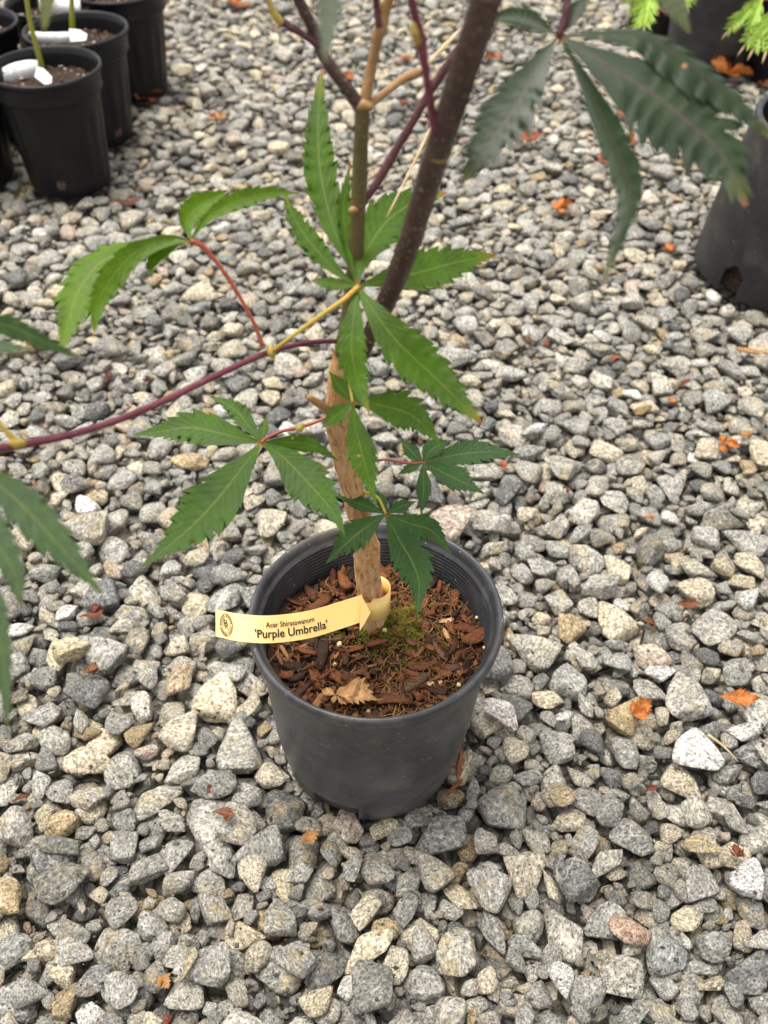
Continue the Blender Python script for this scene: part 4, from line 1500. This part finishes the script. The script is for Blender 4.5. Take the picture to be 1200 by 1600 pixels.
mb.add(V, F); mb.build('pot_rim', M_POT3, t)
mb = MB(); lathe(mb, (BP0.x, BP0.y, BZ), [(.1175, .002), (.1165, .02)], 64); lathe(mb, (BP0.x, BP0.y - .010, BZ), [(.109, .02), (.105, .085), (.05, .09), (0, .091)], 64); mb.build('soil_fill', M_SOIL2, t)

GR = 'dark pots along the top right corner'


def plain_pot(cx, cy, rt, rb, h, lx, label, mat):
    t = empty('plant_pot', (cx, cy, -.006), label, 'plant pot', GR)
    n = 90

    def P_(a, f, dr=0):
        r = rb + (rt - rb) * f + dr
        return Vector((cx + lx * f + r * math.cos(a), cy + r * math.sin(a), -.006 + h * f))
    NA = [(math.radians(283), .16, .13)]
    mb = MB()
    for dr in (0, -.003):
        V = [P_(2 * math.pi * (k % n) / n, i / 20, dr) for i in range(21) for k in range(n + 1)]
        F = []
        for i in range(20):
            for k in range(n):
                a = 2 * math.pi * (k + .5) / n
                if any(abs(a - c) < w and (i + .5) / 20 < f1 for c, w, f1 in NA): continue
                F.append((i * (n + 1) + k, i * (n + 1) + k + 1, (i + 1) * (n + 1) + k + 1, (i + 1) * (n + 1) + k))
        mb.add(V, F)
    mb.build('pot_wall', mat, t)
    mb = MB()
    prof = [(0, .97), (.003, .975), (.004, .99), (.002, 1.0), (-.002, 1.0), (-.004, .985)]
    V = [P_(2 * math.pi * (k % n) / n, f, dr) for dr, f in prof for k in range(n + 1)]
    mb.add(V, [(i * (n + 1) + k, i * (n + 1) + k + 1, (i + 1) * (n + 1) + k + 1, (i + 1) * (n + 1) + k) for i in range(len(prof) - 1) for k in range(n)])
    mb.build('pot_rim', mat, t)
    mb = MB(); lathe(mb, (cx + lx * .86, cy, -.006 + h * .86), [(rb + (rt - rb) * .86 - .003, 0), (0, .006)], 40); lathe(mb, (cx, cy, -.006), [(rb - .005, .002), (rb - .005, .05)], 40); mb.build('soil_fill', M_SOIL2, t)
    return t


plain_pot(*R1, .092, .074, .235, .006, 'scuffed black pot at the top right with an orange curled leaf at its foot', M_POT3)
plain_pot(*R2, .080, .068, .215, 0, 'dark pot standing behind and left of the scuffed one at the top right', M_POT2)
plain_pot(*R3, .080, .064, .20, 0, 'dark pot in the top right corner, right of the scuffed one', M_POT2)


# --- finely cut leaves of the laceleaf maples over those pots
def lace_leaf(cx, cy, cz, lobes, label, stalk):
    C = W(cx, cy, cz)
    t = empty('laceleaf_spray', C, label, 'leaf', 'bright green cut leaves at the top right')
    n = (CAM - C).normalized()
    r = random.Random(int(cx))
    for (tx, ty, dz) in lobes:
        mb = MB(); tipb = MB()
        T = W(tx, ty, cz + dz)
        ax = (T - C); L = ax.length; ax.normalize()
        sd = ax.cross(n).normalized()
        droop = Vector((0, 0, -1))

        def blade(b, p, d, l, w):
            s2 = d.cross(n).normalized()
            pts = [p + d * l * q + droop * .12 * l * q * q for q in (0, .35, .7, 1)]
            ws = [w * .4, w, w * .7, 0]
            V = []
            for q, ww in zip(pts, ws): V += [q - s2 * ww, q + n * ww * .5, q + s2 * ww]
            b.add(V, [(3 * i + k, 3 * i + k + 1, 3 * i + k + 4, 3 * i + k + 3) for i in range(3) for k in range(2)])
        m_ = 9
        for i in range(m_):
            q = .16 + .74 * i / m_
            p = C + ax * L * q + droop * .14 * L * q * q
            for s_ in (-1, 1):
                ang = r.uniform(.42, .68)
                d = (ax * math.cos(ang) + sd * s_ * math.sin(ang)).normalized()
                l = L * r.uniform(.20, .34) * (1.1 - abs(q - .45))
                blade(mb, p, d, l, l * .085)
                if r.random() < .55: blade(mb, p + d * l * .45, (d * .8 + ax * .6).normalized(), l * .5, l * .06)
        blade(mb, C, ax, L * .98, L * .032)
        e = C + ax * L * .86 + droop * .14 * L * .74
        blade(tipb, e, (ax + droop * .35).normalized(), L * .24, L * .016)
        o = mb.build('lobe', M_LACE, t)
        tipb.build('withered_tip', M_LACETIP, o)
    P, R = wpath(stalk)
    mb = MB(); tube(mb, P, R, 5, 8, 0); mb.build('petiole', M_PETR, t)


zl = 1.55
lace_leaf(1018, -12, zl, [(982, 18, 0), (990, 38, -.03), (1008, 36, -.05), (972, -2, .02), (1030, 12, -.03)], 'pale green cut leaf hanging at the top edge left of the scuffed pot', [(1048, 14, zl, 4), (1036, 17, zl, 4), (1018, -12, zl, 4)])
lace_leaf(1068, -22, zl, [(1076, 10, -.02), (1060, 6, -.02), (1088, 2, 0)], 'small cut leaf tips at the top edge over the scuffed pot', [(1090, -60, zl, 4), (1068, -22, zl, 4)])
zl = 1.40
lace_leaf(1192, -2, zl, [(1134, 44, 0), (1152, 30, -.02), (1160, 8, 0), (1172, 46, -.03)], 'bright green cut leaf with withered tips at the right end of the top edge', [(1240, 10, zl, 4), (1215, 2, zl, 4), (1192, -2, zl, 4)])
lace_leaf(1226, 6, zl * .98, [(1160, 66, 0), (1176, 70, -.02), (1198, 74, -.03), (1186, 40, .01)], 'bright green cut leaf cut off by the right edge, drooping lower', [(1280, 0, zl, 4), (1226, 6, zl * .98, 4)])

# ------------------------------------------------------------------ fallen leaves
ORANGE, ORED, RUST, TANL, RED, DRED = (.46, .15, .03), (.34, .10, .035), (.17, .065, .028), (.40, .20, .075), (.17, .045, .022), (.10, .032, .02)
FALL = 'dead maple leaves fallen on the gravel'


def fallen(x, y, L, color, label, kind='palm', yaw=None, seed=0, at=None, curl=.5, up=.004, group=FALL):
    r = random.Random(seed * 7 + int(x))
    p = at if at is not None else on_gravel(x, y, .005)
    z = to_px(p)[2]
    s = L * z / FPX / 2 * (((1.7 if y < 450 else 1.15) if color in (ORANGE, ORED) else (1.0 if y < 1100 else .8)) * (.85 if kind == 'strip' else 1))
    yaw = r.uniform(0, 6.28) if yaw is None else math.radians(yaw)
    mb = MB()
    C = p + Vector((0, 0, up + (.003 if at is None else 0)))
    if kind == 'palm':
        angs = [(-2.1, .55), (-1.15, .85), (0, 1.1), (1.15, .85), (2.1, .55)]
        if r.random() < .5: angs = angs[:r.choice((3, 4))]
    elif kind == 'fold':
        angs = [(0, 1.25), (.7, .5), (-.6, .65), (2.7, .5), (-1.7, .42)]
    elif kind == 'curl':
        angs = [(-.5, .9), (.15, 1.15), (.9, .7)]
    else:
        angs = []
        a2 = yaw
        d = Vector((math.cos(a2), math.sin(a2), 0)); q = Vector((-d.y, d.x, 0)); l = s
        cu = r.uniform(.1, .6) * curl + .1
        path = [C - d * l, C - d * l * .45 + q * l * r.uniform(-.15, .15) + Vector((0, 0, l * cu * .4)), C + d * l * .3 + q * l * r.uniform(-.2, .2) + Vector((0, 0, l * cu * .3)), C + d * l + Vector((0, 0, l * cu))]
        lobe(mb, path, l * r.uniform(.55, .85), Vector((r.uniform(-.3, .3), r.uniform(-.3, .3), 1)).normalized(), 7, r.uniform(.3, .9) * (1 if r.random() < .6 else -1), r.randint(0, 9999), 1.3, r.uniform(-.5, .5), .06)
        if r.random() < .7: angs = [(r.choice((-1, 1)) * r.uniform(.5, .9), .75)]
    for a, l in angs:
        a2 = yaw + a + r.uniform(-.2, .2)
        d = Vector((math.cos(a2), math.sin(a2), 0))
        l *= s * r.uniform(.85, 1.15)
        cu = r.uniform(-.2, 1.0) * curl
        path = [C, C + d * l * .4 + Vector((0, 0, l * cu * .35)), C + d * l * .8 + Vector((0, 0, l * cu * .5)), C + d * l * (1.0 - .25 * abs(cu)) + Vector((0, 0, l * cu * r.uniform(.2, .9)))]
        lobe(mb, path, l * r.uniform(.5, .8), Vector((r.uniform(-.3, .3), r.uniform(-.3, .3), 1)).normalized(), 5, r.uniform(.2, .9) * (1 if r.random() < .7 else -1), r.randint(0, 9999), 1.2, 0.0 if kind == 'fold' else r.uniform(-.7, .7), .05)
    # keep it on the stones
    base = min(v.z for v in mb.v)
    for v in mb.v:
        if at is None:
            g = hgt(v.x, v.y, .003)
            if v.z < g + .0008: v.z = g + .0008 + (v.z - base) * .15
    if kind == 'palm' and r.random() < .6:
        a = yaw + math.pi
        tb = MB(); tube(tb, [C, C + Vector((math.cos(a) * s * .5, math.sin(a) * s * .5, .002)), C + Vector((math.cos(a) * s, math.sin(a) * s, .004))], [.0005] * 3, 4, 6)
    o = mb.build('dead_leaf', M_DEAD, None, C)
    o.color = (*color, 1)
    return tag(o, label, 'dead leaf', group)


for i, (x, y, L, c, lab, kw) in enumerate((
    (224, 160, 46, ORED, 'rusty orange dead leaf at the foot of the rightmost top left pot', {'yaw': 10}),
    (342, 193, 40, TANL, 'tan and orange dead leaf on gravel right of the top left pots', {'yaw': 110}),
    (198, 319, 66, DRED, 'dark reddish brown leaf just below the frontmost top left pot', {'kind': 'strip', 'yaw': 5, 'curl': .2}),
    (870, 334, 42, ORANGE, 'bright orange star-shaped dead leaf below the big dark leaf', {'yaw': 80, 'curl': 1.0}),
    (822, 228, 38, ORED, 'orange dead leaf lying left of the drooping dark lobe', {'kind': 'strip', 'yaw': 8}),
    (967, 186, 26, ORED, 'small orange leaf scrap showing under the big dark leaf', {}),
    (990, 222, 22, ORED, 'tiny orange scrap beside the drooping dark lobe', {}),
    (1094, 262, 46, ORANGE, 'orange folded dead leaf left of the big right-hand pot', {'yaw': 60, 'curl': .9}),
    (1048, 400, 22, ORANGE, 'small bright orange scrap left of the foot of the big right-hand pot', {'kind': 'curl'}),
    (822, 545, 30, RUST, 'orange brown curled leaf on gravel right of the large middle leaf', {'kind': 'curl'}),
    (1068, 607, 30, RED, 'small red dead leaf among pale stones at the right', {'kind': 'strip', 'yaw': 40}),
    (1040, 632, 20, ORANGE, 'small orange scrap right of the yellow stone', {'kind': 'curl'}),
    (1128, 698, 46, ORANGE, 'curled orange leaf at the right, left of its paler neighbour', {'yaw': -30, 'curl': .9}),
    (1163, 684, 34, TANL, 'pale orange leaf at the right, right of its curled neighbour', {'kind': 'strip', 'yaw': 10, 'curl': .3}),
    (985, 1124, 54, ORANGE, 'twisted orange leaf on the gravel right of the middle pot', {'kind': 'curl', 'yaw': 20, 'curl': .9}),
    (1152, 1098, 62, ORANGE, 'long narrow orange leaf near the right edge', {'kind': 'strip', 'yaw': -6, 'curl': .35}),
    (1072, 952, 46, RUST, 'dark rusty leaf wedged between stones at the right', {'kind': 'strip', 'yaw': -8}),
    (1022, 985, 34, RUST, 'reddish leaf scrap left of the white stone at the right', {'kind': 'curl'}),
    (484, 1305, 70, TANL, 'folded tan leaf on the gravel just in front of the middle pot', {'kind': 'curl', 'yaw': -95, 'curl': .7}),
    (352, 1280, 58, RUST, 'brown leaf half buried left of the foot of the middle pot', {'kind': 'strip', 'yaw': -15, 'curl': .2}),
    (325, 1238, 30, RED, 'small red scrap in a gap left of the middle pot', {'kind': 'curl'}),
    (252, 1530, 58, TANL, 'crumpled tan leaf on the gravel at the bottom left', {'kind': 'curl', 'yaw': -50, 'curl': .9}),
    (268, 1601, 44, RED, 'round red brown leaf cut by the bottom edge', {'kind': 'palm', 'curl': .2}),
    (36, 1256, 46, RED, 'red leaf scrap in a gap near the left edge', {'kind': 'strip', 'yaw': 15}),
    (172, 598, 32, DRED, 'dark red leaf scrap above the purple branch at the left', {'kind': 'curl'}),
    (228, 604, 28, DRED, 'dark red scrap touching the purple branch at the left', {'kind': 'curl'}),
    (62, 545, 40, ORED, 'orange leaf showing beside the leaf tips at the left edge', {'kind': 'palm'}),
    (146, 966, 46, RED, 'thin red leaf scrap left of the tan boulder-like stone', {'kind': 'strip', 'yaw': 20, 'curl': .2}),
    (140, 1060, 44, RUST, 'curled brown leaf scrap in a gap below the cream stone', {'kind': 'curl'}),
    (1148, 1346, 52, RED, 'red leaf tucked behind the white stone at the lower right', {'kind': 'curl', 'yaw': 80}),
    (630, 165, 28, RED, 'red scrap between the thin twigs at the top', {'kind': 'strip', 'yaw': -30}),
    (540, 132, 30, ORED, 'orange scrap in the fork of the branches at the top', {'kind': 'strip', 'yaw': 80}),
    (768, 96, 26, ORED, 'orange leaf scrap right of the thick brown branch', {'kind': 'palm'}),
    (332, 12, 26, RUST, 'rusty leaf near the top edge left of the branches', {'kind': 'palm'}),
    (376, 16, 26, ORED, 'orange brown leaf at the top edge beside the red bud', {'kind': 'palm'}),
    (1134, 122, 52, ORANGE, 'large curled orange leaf at the foot of the scuffed top right pot', {'yaw': 70, 'curl': 1.1}),
    (1190, 140, 40, RUST, 'rusty leaf at the right edge below the top right corner pot', {'kind': 'palm'}),
    (1036, 68, 26, ORED, 'orange scrap left of the scuffed top right pot', {'kind': 'palm'}),
    (952, 258, 28, ORED, 'orange scrap right of the drooping dark lobe', {'kind': 'curl'}),
    (790, 738, 22, ORED, 'tiny red scrap right of the small leaf beside the trunk', {'kind': 'curl'}),
    (884, 768, 22, RED, 'tiny red scrap on gravel between two grey stones at the right', {'kind': 'curl'}),
    (1015, 1240, 40, RED, 'narrow red leaf scrap at the lower right', {'kind': 'strip', 'yaw': 25}),
    (1020, 815, 24, ORANGE, 'small orange scrap on a tan stone at the right', {'kind': 'curl'}),
    (960, 570, 24, ORED, 'small orange scrap in the gravel left of the red leaf', {'kind': 'strip'}),
    (770, 1010, 20, RUST, 'brown scrap against the right side of the middle pot', {'kind': 'curl'}),
    (855, 545, 18, ORED, 'tiny orange scrap beside the orange brown curled leaf', {'kind': 'curl'}),
    (640, 100, 20, ORED, 'tiny orange scrap between twigs at the top', {'kind': 'curl'}))):
    fallen(x, y, L, c, lab, seed=i + 1, **kw)
p = soil_px(524, 1088, .005)
fallen(524, 1088, 92, (.46, .26, .11), 'crumpled tan maple leaf lying on the mulch at the front of the middle pot', seed=77, at=p, kind='fold', yaw=-4, curl=.12, up=.002, group='dead leaves')
# bark on the gravel, a straw, a thread
for x, y, L, yd, lab in ((718, 1195, 56, 80, 'reddish bark debris on gravel right of the foot of the middle pot'), (1176, 552, 56, -28, 'tan strip of bark on the gravel near the right edge'), (712, 1230, 36, 40, 'small bark piece below the bark debris right of the middle pot'),
                         (548, 1262, 34, 5, 'orange brown bark piece inside the notch at the foot of the middle pot')):
    p = on_gravel(x, y)
    z = to_px(p)[2]
    me = cmesh[5].copy()
    o = link_mesh('bark_piece', me, None, p + Vector((0, 0, .002)))
    s = L * z / FPX / 2
    o.scale = (s, s * .7, s * .8); o.rotation_euler = (.2, -.15, math.radians(yd)); o.color = (.20, .065, .025, 1) if x != 1176 else (.30, .16, .07, 1)
    tag(o, lab, 'bark', 'bark pieces on the gravel')
mb = MB()
p1, p2 = on_gravel(1104, 1152), on_gravel(1152, 1194)
tube(mb, [p1 + Vector((0, 0, .004)), (p1 + p2) / 2 + Vector((0, 0, .006)), p2 + Vector((0, 0, .003))], [.0011, .0010, .0006], 4, 6, .1)
tag(mb.build('straw', M_STRAW, None), 'thin pale straw lying across the stones at the right', 'straw')
mb = MB()
th = [(262, 862), (250, 905), (254, 945), (270, 975)]
tube(mb, [on_gravel(x, y, .01) + Vector((0, 0, .007)) for x, y in th], [.0003] * 4, 6, 5)
tag(mb.build('thread', M_DARK, None), 'thin dark thread curving over the stones left of the middle pot', 'thread')
